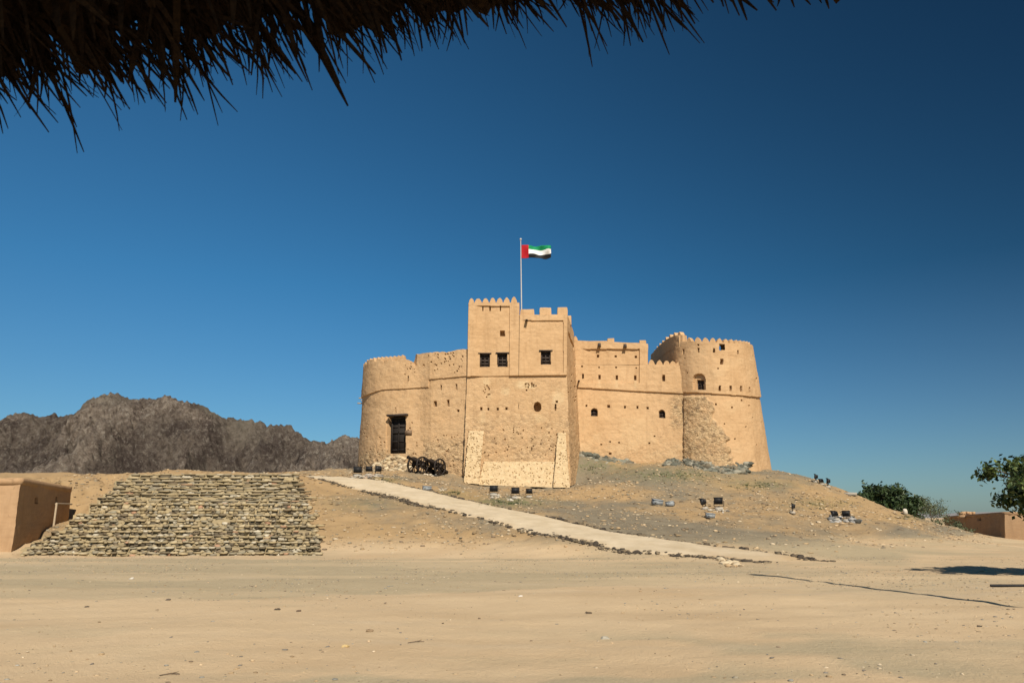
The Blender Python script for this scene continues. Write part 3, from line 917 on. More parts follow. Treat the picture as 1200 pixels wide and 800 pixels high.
# --- left round tower
def lt_feat(px, py, S, N):
    led = np.where(px < 460, 456.2 + (np.maximum(0, 460 - px) / 35) ** 2 * 9.5, 456.2 - (px - 460) * .05)
    d = np.where(py < led, .12, 0.0)
    d = np.where(rect(px, py, 451.8, 475.4, 485.5, 531), -.12, d)
    d = np.where(rect(px, py, 453.8, 475.2, 487, 530.8), -.75, d)
    d = np.minimum(d, slits(px, py, [(479, 444, 1.6, 6), (463.5, 480, 1.3, 6), (471, 537, 1.4, 1.6)], .4))
    d = np.minimum(d, pits(px, py, 424, 489, 495, 550, 50, 32, (.45, 1.0), .14))
    d = np.minimum(d, pits(px, py, 474, 490, 422, 440, 8, 33, (.4, .8), .2))
    return d
lt_rough = lambda px, py: .85 * sstep(520, 540, py + 8 * noise(px * .1, py * .1)) + .2
rows_lt = [[(450, 553, 78), (424, 552, 73), (418.8, 551, 69), (424, 553, 66.5), (436, 555, 64.8), (452, 556, 63.75), (470, 556, 63.1), (490, 556, 62.64), (506, 556, 62.3)],
           [(452, 478, 78), (428.5, 472, 74), (424.8, 467, 70), (428.5, 463, 67.3), (439, 458.5, 65.7), (454, 456.2, 64.75), (472, 455.6, 64.1), (491, 454.4, 63.66), (506, 455, 63.12)],
           [(455, 441, 78), (431, 431, 74), (428.0, 425.5, 70), (431.5, 422.8, 67.6), (441, 421, 66.0), (456, 420.4, 65.05), (473, 420.2, 64.4), (489.5, 425.5, 63.98), (502, 426, 63.55)]]
rtower = wall('round_tower', rows_lt, [10, 14, 18, 26, 34, 38, 42, 20], [180, 62], lt_feat, smooth_u=True, rough=lt_rough, seed=4, thick=.8, top_wear=.3, label='left round tower with crumbled parapet and the tall doorway')
for cx, yt, wd in ((430.3, 421.5, 2.6), (433.6, 420, 3.6), (437.9, 419, 4), (442.6, 418.2, 4.2), (447.2, 417.8, 4.2), (452, 417.4, 4.6), (457, 417.2, 4.4), (461.8, 416.8, 4.4), (466.8, 416.2, 4.6), (471.5, 415.4, 5.2)):
    i = np.argmin(np.abs(rtower.px[-1] - cx) + 30 * (rtower.S[-1, :, 1] > 69.5))
    merlon(rtower, cx, float(rtower.py[-1, i]) + .6, yt, wd, rtower.o, 'point', .4)

# tall doorway: timber double door set back in its jambs
p, n, t = q(rtower, 464.5, 509); s = mpp(p); up = np.array([0, 0, 1.0])
m = MB(); hw, hh = 10.0 * s, 21.6 * s; c = p - n * .42
m.box(c - n * .06, t * hw, n * .03, up * hh)
for sg in (-1, 1):
    m.box(c + t * sg * (hw - .06), t * .07, n * .06, up * hh)
    for k_ in (-.8, -.35, .1, .45, .8): m.box(c + t * sg * hw * .48 + up * hh * k_, t * (hw * .40), n * .025, up * .05)
m.box(c, t * .06, n * .05, up * hh)
m.box(c + up * (hh - .08), t * hw, n * .07, up * .09)
m.box(c + up * hh * .13, t * hw, n * .05, up * .07)
dr = m.build('door', M['door'], rtower.o)
m = MB(); m.box(p + up * (hh + .1) - n * .06, t * (hw + .25), n * .22, up * .08, jit=.01); m.build('lintel', M['wood'], rtower.o)
for (x, y, L) in ((424.5, 466.5, .55), (424.0, 472.5, .7), (425.6, 469.2, .35)):
    p, n, t = q(rtower, x, y); nn = Vector(n); a = Vector(p)
    d_ = Vector((-.9, -.25, 0)).normalized()
    m = MB(); m.tube([a - d_ * .3, a + d_ * L * .6], .065, 7); m.build('beam_end', M['post'], rtower.o)

# --- right curtain wall, tall part and low part
def rc_feat(px, py, S, N):
    led = 454.2 + (px - 674) * .057
    d = np.where(py < led, .17, 0.0)
    d = np.where(rect(px, py, 680, 749, 409.4, 449) & (py < led), d - .18 * sstep(680, 690, px), d)
    d = np.minimum(d, slits(px, py, [(701, 417, 2.4, 2.6), (721.3, 417.3, 2.4, 2.4), (745, 417.8, 2.4, 2.4), (682, 429.5, 1.3, 1.3), (702, 430, 1.3, 1.3), (722, 430.5, 1.3, 1.3), (745.5, 431, 1.3, 1.3),
                                     (683, 441, 2, 5.6), (702.4, 441.5, 2.2, 5), (722.8, 442.2, 2.2, 5), (744.6, 442.5, 2.2, 5), (778, 443.3, 3.2, 7),
                                     (687.2, 475.2, 1.8, 2.2), (713.4, 475.8, 3, 3), (732.4, 476.6, 1.4, 2.6), (747, 477, 2, 2.4), (759, 478, 2.2, 2.2),
                                     (704.5, 520.5, 2, 1.6), (715, 531, 3, 1.6), (725.5, 518, 1.4, 1.2), (761, 519, 1.8, 1.4), (767, 510.6, 1.4, 1.4), (715, 517.5, 1.2, 1.2)], .45))
    d = np.where(arch(px, py, 696.5, 692.5, 700.2, 478.3, 487.2), -.6, d)
    d = np.where(arch(px, py, 775.6, 772, 779.3, 480, 489.2), -.6, d)
    return d
def rc_rough(px, py):
    return .12 + .95 * np.exp(-((px - 797) / 12) ** 4 - ((py - 482) / 20) ** 4) + .25 * sstep(500, 535, py) 
rc_pale = lambda px, py: .5 * sum(np.exp(-((px - cx) / 1.6) ** 2) * rect(px, py, 0, 999, 445, 454.5) for cx in (702.3, 722.6, 744.5)) + .18 * sstep(.0, .6, fbm(px * .05, py * .08, 0, 9, 4)) * (py > 490)
rows_rc = [[(664, 547, 66.8), (700, 548, 66.8), (757, 549, 66.2), (803, 552, 65.2), (818, 552, 66.2)],
           [(664, 454, 67.9), (700, 455.6, 67.8), (757, 458.9, 67.2), (801, 461.2, 66.3), (816, 461.5, 67.4)],
           [(664, 427.2, 68.1), (700, 427.2, 68.0), (757, 427.6, 67.5), (800, 428.6, 66.6), (814, 428.6, 67.8)]]
rcw = wall('curtain_wall', rows_rc, [62, 98, 80, 10], [160, 58], rc_feat, rough=rc_rough, pale=rc_pale, seed=5, label='long right hand wall with a low stretch of rounded merlons')
def ru_feat(px, py, S, N):
    d = np.full(px.shape, .17)
    d = np.where(rect(px, py, 680, 749, 409.4, 449), d - .18 * sstep(680, 690, px), d)
    return np.minimum(d, slits(px, py, [(701, 417, 2.4, 2.6), (721.3, 417.3, 2.4, 2.4), (745, 417.8, 2.4, 2.4)], .45))
rows_ru = [[(664, 427.0, 68.1), (677, 427.0, 68.06), (700, 427.0, 68.0), (749.5, 427.0, 67.66), (757, 427.4, 67.6), (757.3, 428.5, 70)],
           [(664, 399, 68.2), (677, 399.5, 68.18), (700, 400.5, 68.1), (749.5, 402.4, 67.76), (757, 403.0, 67.7), (757.0, 410, 70)]]
rup = wall('parapet', rows_ru, [22, 40, 86, 14, 8], [52], ru_feat, seed=5, label='raised parapet of the right hand wall')
merlon(rup, 674.5, 399.6, 393.5, 5, rup.o, 'round')
merlon(rup, 715.8, 401.3, 396.2, 8, rup.o, 'square')
merlon(rup, 753.3, 402.9, 398.4, 7.6, rup.o, 'square')
m = MB()
merlon(rup, 697, 400.6, 399.4, 40, rup.o, 'square')
spout(rup, 702.2, 401.5, .55, rup.o, .9, .13); spout(rup, 732.2, 402.5, .55, rup.o, .9, .13)
spout(rcw, 678.0, 447, .8, rcw.o, .1, .07)
for cx, yt in ((763.5, 421.2), (772.8, 421.8), (781.2, 422.4), (788.6, 423), (795.4, 423.8)):
    merlon(rcw, cx, 428.2, yt, 7.6, rcw.o, 'round')
for cx, cy in ((696.4, 483), (775.6, 485)):
    window(rcw, cx - 3.6, cx + 3.6, cy - 4.2, cy + 4, rcw.o, 1, .4, False)

# --- right round tower
def rt_feat(px, py, S, N):
    led = 460 + sstep(800, 890, px) * 4.5 + np.maximum(px - 870, 0) * .05
    d = np.where(py < led, .17, 0.0)
    d = np.minimum(d, slits(px, py, [(802, 412, 1.8, 5.4), (819, 410.6, 1.8, 5), (819, 404.5, 2, 2), (836.5, 411.2, 1.8, 4.6), (863, 413, 1.6, 4.4), (845, 424, 3, 6), (841, 432, 1.2, 1.2), (807, 437, 1.4, 1.4), (804, 420, 1, 1),
                                     (843, 455, 2, 6), (855, 455.3, 2, 6), (866.8, 455.8, 2, 6.4), (876.4, 457, 1.6, 6), (884.5, 445, 1.6, 4),
                                     (839, 473.5, 1.5, 1.5), (869, 469, 1.5, 2), (858, 477, 1.6, 1.6), (878, 475, 1.2, 1.2), (861, 514, 1.6, 1.6), (849, 496, 1.2, 1.2), (874, 500, 1.1, 1.1), (887, 521, 1.1, 1.1), (882, 489, 1.1, 1.1)], .45))
    a = arch(px, py, 820, 813, 827.2, 438, 456.6); d = np.where(a, -.16, d)
    d = np.where(rect(px, py, 815.8, 824.3, 444.8, 456), -.75, d)
    # crumbled masonry wedge at the joint with the long wall
    wedge = rt_wedge(px, py)
    d = d + wedge * (.22 + .0 * px)
    return d
def rt_wedge(px, py):
    r = np.interp(py, [462, 470, 490, 510, 530, 550], [828, 831, 834, 848, 856, 862])
    return sstep(801, 803.5, px) * (1 - sstep(-3, 3, px - r - 5 * noise(px * .15, py * .15))) * sstep(463, 466, py)
rt_rough = lambda px, py: np.clip(1.4 * rt_wedge(px, py) + .08, 0, 1)
rt_pale = lambda px, py: .35 * np.exp(-((px - 816) / 9) ** 4 - ((py - 466.5) / 2.2) ** 4) + .14 * sstep(.1, .7, fbm(px * .05, py * .08, 0, 19, 4))
rows_rt = [[(775, 552, 76), (784, 552, 70), (797, 553, 66.2), (810, 556, 64.7), (828, 558, 63.9), (850, 559, 63.4), (875, 558, 64.0), (893, 556, 65.2), (904.5, 553.5, 68), (900, 553, 73), (880, 553, 78)],
           [(768, 478, 77), (779, 470, 71.5), (793, 462, 67.4), (806, 460, 65.9), (822, 460, 65.0), (843, 460.6, 64.5), (865, 462, 65.0), (881, 464, 66.2), (890.2, 466, 68.8), (886, 471, 74), (865, 477, 79)],
           [(764.5, 424, 77), (773.5, 415, 72), (791, 402.5, 67.7), (804, 400.5, 66.2), (819, 400.6, 65.3), (839, 401.4, 64.8), (858, 402.6, 65.2), (872, 403.6, 66.3), (879.8, 404.8, 68.8), (877, 412, 74), (860, 421, 79)]]
rt_hole = lambda px, py: rect(px, py, 842.2, 848.2, 403.8, 410.6)
rrt = wall('round_tower', rows_rt, [12, 20, 26, 34, 40, 42, 34, 28, 16, 10], [160, 104], rt_feat, smooth_u=True, rough=rt_rough, pale=rt_pale, seed=8, thick=.8, holes=rt_hole, label='right round tower ringed with rounded merlons above an arched window')
window(rrt, 815.8, 824.3, 445, 456, rrt.o, 2, .45, False)
# taller stretch of parapet on the tower's left side
_top = rrt.S[-1]; _tx = proj(_top)[0]
_sel = [i for i in range(0, len(_tx)) if _top[i, 1] > 66.0 and _tx[i] < 801 and i < len(_tx) * .5]
_sel = _sel[::4] + [_sel[-1]]
_b, _t = [], []
for i in _sel:
    x_ = _top[i].copy(); yt_ = np.interp(_tx[i], [764, 767, 773, 783, 793, 801], [416, 413, 406, 397.8, 393.2, 392.6])
    lo_ = x_ - np.array([0, 0, .5]); _a = proj(lo_); _b.append((_a[0], _a[1], lo_[1])); _t.append((_tx[i], yt_, x_[1]))
_e = np.array(_t[-1]); _b.append((_b[-1][0] + 1.4, _b[-1][1], _b[-1][2] + .8)); _t.append((_e[0] + 1.2, _e[1] + .5, _e[2] + .8))
tp = wall('parapet', [_b, _t], [4] * (len(_b) - 1), [30], lambda px, py, S, N: np.full(px.shape, .18), seed=9, thick=.6, label='taller curved stretch of parapet beside the right tower')
def tmer(w, cx, yt, wd, kind, dmax=99):
    c = np.abs(w.px[-1] - cx) + 40 * (w.S[-1, :, 1] > dmax)
    i = int(np.argmin(c)); merlon(w, cx, float(w.py[-1, i]) + .5, yt, wd, w.o, kind, .42)
for cx, yt, wd in ((767.5, 409.6, 2.2), (770.2, 405.8, 2.4), (773.2, 402.2, 2.8), (776.6, 398.6, 3.2), (780.6, 394.6, 4), (785.4, 391.6, 4.6), (790.4, 389.6, 5), (796.2, 388.6, 6.6)):
    tmer(tp, cx, yt, wd, 'round')
for cx, yt, wd in ((807.6, 396.2, 6), (817.4, 396.1, 6.6), (826.6, 396.3, 6.6), (835.3, 396.7, 6.4), (843.6, 397.2, 6), (851, 397.8, 5.6), (857.6, 398.3, 5), (863.4, 398.9, 4.6), (868.4, 399.5, 4), (872.6, 400.2, 3.4), (876, 400.8, 2.8), (878.6, 401.6, 2.2)):
    tmer(rrt, cx, yt - .9, wd + .9, 'round', 70)

# rubble slope of broken stones below the doorway, and the grey outcrops under the right wall
def rubble(name, pts, n, size, cols, label, cat, mat='stone', seed=1, flat=.6):
    g = np.random.default_rng(seed)
    m = MB()
    for _ in range(n):
        i = g.integers(0, len(pts)); px, py, rx, ry = pts[i]
        x, y = px + g.uniform(-1, 1) * rx, py + g.uniform(-1, 1) * ry
        c = hit(x, y, 25)
        s = g.uniform(*size) * (1 + (g.random() < .12))
        col = np.array(cols[g.integers(0, len(cols))]) * g.uniform(.75, 1.25)
        m.rock(c + np.array([0, 0, s * .2]), (s * g.uniform(.8, 1.5), s * g.uniform(.7, 1.1), s * flat), col, 1, .28)
    o = m.build(name, M[mat], None, origin=tuple(m.v[0].mean(0)), color=True)
    return props(o, label, cat, kind='stuff')
TAN = [(.50, .39, .24), (.56, .46, .31), (.40, .29, .17), (.32, .24, .15)]
GRN = [(.15, .155, .125), (.22, .22, .175), (.10, .10, .08), (.28, .265, .21), (.21, .18, .13)]
m = MB(); g_ = np.random.default_rng(5)
for i in range(230):
    x = g_.uniform(438, 481); top = 533 + abs(x - 464) * .45 + (x > 474) * 6
    y = top + (553 - top) * g_.random() ** .8
    f_ = (y - 533) / 20
    Yw = np.interp(x, [436, 452, 470, 490], [64.8, 63.7, 63.05, 62.64])
    c = P(x, y, Yw - .15 - .9 * f_ + g_.uniform(-.05, .05))
    s_ = g_.uniform(.10, .26)
    m.rock(c, (s_ * 1.3, s_, s_ * .75), np.array(TAN[g_.integers(0, 4)]) * g_.uniform(.8, 1.25), 1, .25)
o = m.build('rubble_pile', M['stone'], None, origin=tuple(P(462, 552, 61.8)), color=True)
props(o, 'sloping pile of broken tan stones below the tall doorway', 'rubble')
def outcrop(top, bot, x0, x1, Yw, n, label, seed):
    g = np.random.default_rng(seed); m = MB()
    for _ in range(n):
        x = g.uniform(x0, x1); yt, yb = np.interp(x, *zip(*top)), np.interp(x, *zip(*bot))
        f_ = g.random(); y = yt + (yb - yt) * f_
        c = P(x, y, np.interp(x, *zip(*Yw)) + .1 - 1.0 * f_ + g.uniform(-.1, .1))
        s_ = .08 * (4.0 ** (g.random() ** 1.7))
        m.rock(c, (s_ * g.uniform(.8, 1.7), s_, s_ * g.uniform(.5, .95)), np.array(GRN[g.integers(0, 5)]) * g.uniform(.7, 1.25), 1, .42)
    return props(m.build('rock_outcrop', M['stone'], None, origin=tuple(m.v[0].mean(0)), color=True), label, 'rock')
outcrop(((677, 531), (690, 530.5), (705, 535), (720, 538.5), (736, 541)), ((677, 549), (695, 546), (715, 545), (736, 545)), 677, 737, ((670, 66.6), (740, 66.4)), 420, 'grey green rock outcrop spreading right from the foot of the square tower', 3)
outcrop(((778, 542), (790, 537.5), (798, 540)), ((778, 546), (790, 546), (798, 545)), 778, 798, ((770, 65.6), (800, 65.2)), 90, 'small grey rock under the joint of long wall and right tower', 4)
outcrop(((804, 538), (815, 541), (822, 540), (845, 546), (862, 546), (876, 543)), ((804, 545), (820, 551), (840, 557), (860, 557), (876, 555)), 804, 877, ((800, 65.6), (815, 64.2), (835, 63.8), (855, 63.4), (880, 64.2)), 560, 'jagged grey rock outcrop along the base of the right round tower', 5)
m = MB()
p, n, t = q(rtower, 479, 506.8); s = mpp(p)
m.box(p + n * .06, t * 4.3 * s, n * .04, np.array([0, 0, 2.8 * s])); m.box(p + n * .112, t * 3.9 * s, n * .008, np.array([0, 0, 2.4 * s]))
props(m.build('plaque', M['plaque'], None, origin=tuple(p)), 'small brown plaque on the wall right of the tall doorway', 'plaque')

# ------------------------------------------------------------------ flagpole and flag on the keep
pb = P(611.3, 372, 63.0); ptop = P(610.2, 281.5, 62.9)
fp = thing('flagpole', 'thin grey metal flagpole standing on the roof of the square tower', 'flagpole', tuple(pb))
m = MB(); L_ = ptop[2] - pb[2]
m.tube([tuple(pb), tuple(pb * .5 + ptop * .5), tuple(ptop)], [.06, .05, .036], 10); m.build('pole', M['steel'], fp, smooth=R(60))
m = MB(); m.rock(tuple(ptop + np.array([0, 0, .09])), (.1, .1, .11), sub=2, rough=0); m.build('finial', M['steel'], fp, smooth=4)
m = MB()
for sg in (-1, 1):
    m.box(tuple(pb + np.array([0, 0, .1])), (.28 if sg > 0 else .12, 0, 0), (0, .12 if sg > 0 else .28, 0), (0, 0, .1))
m.build('base', M['steel'], fp)
nfu, nfv = 60, 26
s_ = mpp(ptop)
fx0 = P(611.0, 287, 62.85)
U, Vv = np.meshgrid(np.linspace(0, 1, nfu), np.linspace(0, 1, nfv))
Wd, Hd = 35.5 * s_, 16.2 * s_
sagx = Wd * (U - .03 * U ** 2)
zz = fx0[2] - 0.2 * s_ - Hd * (1 - Vv) * (1 - .06 * U) + (-1.0 * U + .8 * np.sin(U * 7 + Vv * 1.4)) * s_ * U ** .6 - .6 * s_ * U * Vv
yy = fx0[1] + (.17 * np.sin(U * 9 + Vv * 3.2 + .5) + .08 * np.sin(U * 17 - Vv * 6)) * U ** .5
fv = np.stack([fx0[0] + sagx, yy, zz], -1).reshape(-1, 3)
bk = fv + np.array([0, .012, 0])
F1 = gridF(nfu, nfv)
n1 = nfu * nfv
border = []
ring = [j for j in range(nfu)] + [j * nfu + nfu - 1 for j in range(1, nfv)] + [n1 - 1 - j for j in range(1, nfu)] + [j * nfu for j in range(nfv - 2, 0, -1)]
for a, b in zip(ring, ring[1:] + ring[:1]): border.append((b, a, a + n1, b + n1))
mats = [simple(nm, c1, c2, 30, .7, .1) for nm, c1, c2 in (('flag_red', (.36, .008, .014), (.41, .010, .017)), ('flag_green', (.005, .20, .075), (.008, .26, .10)), ('flag_white', (.78, .78, .77), (.84, .84, .82)), ('flag_black', (.012, .012, .013), (.02, .02, .02)))]
flag = mesh_np('flag', np.concatenate([fv, bk]), [F1, F1[:, ::-1] + n1, np.array(border)], mats, None, smooth=4, origin=tuple(fx0))
fi = np.concatenate([F1, F1[:, ::-1] + n1, np.array(border)]) % n1
uc = (fi % nfu).mean(1) / (nfu - 1); vc = (fi // nfu).mean(1) / (nfv - 1)
flag.data.polygons.foreach_set('material_index', np.where(uc < .24, 0, np.where(vc > .665, 1, np.where(vc > .33, 2, 3))).astype(np.int32))
props(flag, 'red, green, white and black flag flying from the thin pole', 'flag')

# ------------------------------------------------------------------ stone steps on the left flank of the mound
steps_loc = tuple(P(200, 652, 33.7))
steps = thing('stone_steps', 'wide flight of rough rubble stone steps climbing the mound beside the brown hut', 'steps', steps_loc)
rows_px = np.concatenate([np.linspace(652, 590, 11), np.linspace(590, 556, 10)[1:]])
SD = lambda y: np.interp(-np.asarray(y), -STEP_Y, STEP_D)
SCOL = {'yel': [(.42, .335, .195), (.36, .285, .165), (.48, .40, .26), (.30, .24, .145)], 'gry': [(.27, .25, .19), (.35, .31, .23), (.20, .18, .14)],
        'drk': [(.10, .08, .06), (.15, .115, .08), (.065, .055, .045)], 'red': [(.40, .22, .14)], 'wht': [(.58, .53, .42)]}
gS = np.random.default_rng(77)
def pick(frac):
    w = {'yel': .50 + .18 * frac, 'gry': .26, 'drk': .20 - .13 * frac, 'red': .02, 'wht': .05}
    ks = list(w); pr = np.array([w[k] for k in ks]); k = ks[gS.choice(len(ks), p=pr / pr.sum())]
    return np.array(SCOL[k][gS.integers(0, len(SCOL[k]))]) * gS.uniform(.8, 1.2)
for i in range(len(rows_px) - 1):
    y0, y1 = rows_px[i], rows_px[i + 1]
    d0, d1 = float(SD(y0)), float(SD(y1))
    z0, z1 = P(300, y0, d0)[2], P(300, y1, d1)[2]
    l = np.interp(-y0, -STEP_Y, STEP_L) + gS.uniform(-7, 6); r = np.interp(-y0, -STEP_Y, STEP_R) + gS.uniform(-7, 5)
    xa, xb = P(l, y0, d0)[0], P(r, y0, d0)[0]
    f = i / 19
    m = MB()
    xs = np.arange(xa, xb, .2)
    # bedding of earth and small stone behind the facing: an uneven slab, not a clean box
    nx_ = len(xs); ysl = np.array([d0 + .07, d0 + .08, d0 + .5 * (d1 - d0), d1 + .3])
    V = []
    for j, yy_ in enumerate(ysl):
        zz_ = (z0 - .25) if j == 0 else z1 - (.05 if j < 3 else .02)
        for x in xs: V.append((x, yy_ + gS.normal(0, .035), zz_ + gS.normal(0, .035)))
    Fq = [(j * nx_ + k_, j * nx_ + k_ + 1, (j + 1) * nx_ + k_ + 1, (j + 1) * nx_ + k_) for j in range(3) for k_ in range(nx_ - 1)]
    m.add(V, Fq, np.array((.36, .285, .165)) * gS.uniform(.85, 1.1))
    h = z1 - z0
    dark_row = i in (1, 2, 4)
    bed = np.array((.36, .285, .165))
    for crs in (0, 1):
        x = xa + gS.uniform(0, .2)
        while x < xb:
            w = (gS.uniform(.12, .36) if i < 10 else gS.uniform(.25, .75)) * (1.0 if crs == 0 else 1.25)
            col = pick(.2 if crs == 0 else .95)
            if crs == 0 and gS.random() < (.5 if dark_row else .13): col = np.array(SCOL['drk'][gS.integers(0, 3)])
            k_ = .2 if crs == 0 else (.3 if i < 10 else .5)
            col = col * (1 - k_) + bed * k_ * (1.0 if crs == 0 else 1.1)
            if gS.random() < (.9 if crs == 0 else .93):
                if crs == 0: zc_, hh_, yo_ = z0 + h * .30 + gS.normal(0, .018), h * gS.uniform(.22, .36), d0 + .075 + gS.uniform(-.05, .04)
                else: zc_, hh_, yo_ = z0 + h * .79 + gS.normal(0, .016), h * gS.uniform(.16, .26), d0 + .03 + gS.uniform(-.04, .04)
                m.block((x + w / 2, yo_, zc_), w * .48, gS.uniform(.08, .13), hh_, col, .2)
            x += w * gS.uniform(.97, 1.1)
    n_loose = int((xb - xa) * (6 if i < 11 else 2))
    for _ in range(n_loose):                                 # cobbles set in the tread
        sz = gS.uniform(.04, .12)
        yy_ = gS.uniform(d0 + .1, d1)
        m.rock((gS.uniform(xa, xb), yy_, z1 + gS.uniform(-.05, .02)), (sz * 1.4, sz, sz * .7), pick(.6) * .7 + bed * .3, 0 if sz < .07 else 1, .3)
    m.build('step', M['stone'], steps, color=True)
# broken edge of the flight: tumbled stones along both flanks
def scatter(name, label, cat, fn, n, size, cols, seed, sub=0, flat=.6, kind='stuff', sink=.15, y0=25):
    g = np.random.default_rng(seed)
    V0, F0 = ICO[sub]; F0 = np.array(F0)
    pts = fn(g, n); n = len(pts)
    s_ = size[0] * (size[1] / size[0]) ** (g.random(n) ** 2.2)
    sc = np.stack([s_ * g.uniform(.8, 1.5, n), s_ * g.uniform(.7, 1.2, n), s_ * g.uniform(.45, 1.0, n) * flat], 1)
    zt = tz(pts[:, 0], pts[:, 1]) + s_ * (.35 * flat) - sink * s_
    a = g.uniform(0, 6.283, n); ca, sa = np.cos(a), np.sin(a)
    B = V0[None] * (1 + g.normal(0, .17, (n, len(V0), 1)))
    B = B * sc[:, None, :]
    X = B[..., 0] * ca[:, None] - B[..., 1] * sa[:, None]; Y = B[..., 0] * sa[:, None] + B[..., 1] * ca[:, None]
    B = np.stack([X + pts[:, 0:1], Y + pts[:, 1:2], B[..., 2] + zt[:, None]], -1)
    F = (F0[None] + (np.arange(n) * len(V0))[:, None, None]).reshape(-1, 3)
    cs = np.array(cols)[g.integers(0, len(cols), n)] * g.uniform(.75, 1.2, (n, 1))
    o = mesh_np(name, B.reshape(-1, 3), F, M['stone'], attrs={'col': np.repeat(cs, len(V0), 0)}, origin=(float(pts[:, 0].mean()), float(pts[:, 1].mean()), float(zt.mean())))
    return props(o, label, cat, kind=kind)
def pick_area(cond, x0, x1, y0, y1):
    def fn(g, n):
        out = []
        tot = 0
        while tot < n:
            x = g.uniform(x0, x1, n); y = g.uniform(y0, y1, n)
            k_ = g.random(n) < cond(x, y)
            out.append(np.stack([x[k_], y[k_]], 1)); tot += k_.sum()
        return np.concatenate(out)[:n]
    return fn
def hill_cond(x, y):
    z = base_z(x, y)
    px, py = proj(np.stack([x, y, z], -1))
    c = sstep(.05, .5, z) * (1 - on_path(x, y, .1)) * (1 - in_steps(x, y)) * (px > -60) * (px < 1260)
    return c * (.35 + .65 * sstep(-.25, .5, fbm(x * .25, y * .25, 0, 301, 4)))
SAND = [(.46, .33, .19), (.52, .39, .24), (.36, .26, .15), (.55, .45, .31), (.22, .165, .11), (.30, .26, .19)]
scatter('hill_rubble', 'loose small stones strewn over the slopes of the mound', 'rubble', pick_area(hill_cond, -32, 45, 30, 68), 22000, (.02, .14), SAND, 31)
def apron_cond(x, y):
    px, py = proj(np.stack([x, y, 0 * x], -1))
    return (px > -40) * (px < 1240) * (.15 + .85 * sstep(-.1, .6, fbm(x * .35, y * .35, 0, 311, 4))) * np.where(y > 18, .75, .4)
scatter('gravel', 'fine gravel and pebbles spread over the sandy forecourt', 'gravel', pick_area(apron_cond, -26, 26, 7, 34), 15000, (.007, .034), SAND + [(.30, .29, .25), (.2, .18, .15)], 33)

# kerb stones along both edges of the path: separate stones sharing a few meshes
DARKST = [(.13, .10, .07), (.08, .065, .05), (.17, .135, .09), (.24, .19, .125), (.06, .05, .04)]
protos = []
for i in range(9):
    m = MB(); m.block((0, 0, 0), 1, .75, .6, np.array(DARKST[i % 5]), .3)
    o = m.build('kerb_stone', M['stone'], None, color=True); protos.append(o)
used = set()
def kerb(pts, n, label, group, jit, gaps, sz=(.11, .24)):
    g = np.random.default_rng(n)
    A = _res(pts, 400)
    off_ = .22 if pts is PATH_UP else -.08
    for t_ in np.sort(g.random(n)):
        if noise(t_ * 14, 0, 0, n) < gaps: continue
        k_ = min(int(t_ * 399), 398); a = A[k_] + (A[k_ + 1] - A[k_]) * (t_ * 399 - k_)
        x, y = a[0] + g.normal(0, jit), a[1] + off_ + g.normal(0, jit)
        z = float(tz(np.array([x]), np.array([y]))[0])
        pr = protos[int(g.integers(0, len(protos)))]
        if pr.name in used: o = pr.copy(); C.objects.link(o)
        else: o = pr; used.add(pr.name)
        s_ = g.uniform(*sz)
        o.scale = (s_ * g.uniform(.9, 1.5), s_, s_ * g.uniform(.7, 1.2))
        o.rotation_euler = (g.normal(0, .15), g.normal(0, .15), g.uniform(0, 6.28))
        o.location = (x, y, z + s_ * .35)
        props(o, label, 'stone', group)
kerb(PATH_LO, 190, 'small dark stone in the row lining the lower edge of the pale path', 'stones lining the lower edge of the path', .13, -.6, (.05, .105))
kerb(PATH_UP, 115, 'small brown stone in the row lining the upper edge of the pale path', 'stones lining the upper edge of the path', .10, -.65, (.07, .135))
for pr in protos:
    if pr.name not in used: bpy.data.objects.remove(pr)
def edge_pts(g, n):
    out = []
    for pts, k_, sg in ((PATH_LO, int(n * .62), .2), (PATH_UP, n - int(n * .62), .14)):
        A = _res(pts, 500); i = g.integers(0, 499, k_ * 3)
        i = i[noise(i * .035, 0, 0, 215) > -.6][:k_]
        out.append(A[i, :2] + g.normal(0, sg, (len(i), 2)))
    return np.concatenate(out)
scatter('edge_rubble', 'small dark rubble spilled between the stones edging the path', 'rubble', edge_pts, 3400, (.03, .13), DARKST, 37, sink=0)
mend = rubble('rubble_pile', [(852, 655, 10, 2.5), (862, 658, 6, 2)], 90, (.025, .085), TAN, 'small heap of pale stones at the low end of the path edging', 'rubble', seed=15)

# ------------------------------------------------------------------ brown hut at the left edge
hn, hf = P(14, 646.5, 34.5), P(80, 617, 45.0)
tn, tf = P(25.3, 560, 34.9), P(83.6, 570.6, 45.1)
hut_loc = tuple(hn)
hut = thing('hut', 'low flat roofed brown rendered hut at the foot of the stone steps', 'hut', hut_loc)
def hut_feat(px, py, S, N):
    side = N[..., 0] > .2
    d = np.where(side & (py > 606 + (px - 25) * .0), 0, 0.0)
    d = np.where(side & (rect(px, py, 41, 43.6, 583, 590) | rect(px, py, 65, 67.6, 582, 590)), -.35, d)
    return d
wl_ = 9.0                                                    # length of the front wall out of the frame
L0 = hn + np.array([-wl_, .6, 0]); T0 = tn + np.array([-wl_, .6, 0.05])
def pxy(p): a = proj(np.asarray(p)); return (float(a[0]), float(a[1]), float(p[1]))
dn = np.array([0, 0, .5])
back_ = np.array([-wl_, 2.5, 0])
rows_h = [[pxy(hf + back_ - dn), pxy(L0 - dn)[:3], pxy(hn - dn), pxy(hf - dn), pxy(hf + back_ * .97 - dn)],
          [pxy(tf + back_), pxy(T0), pxy(tn), pxy(tf), pxy(tf + back_ * .97)]]
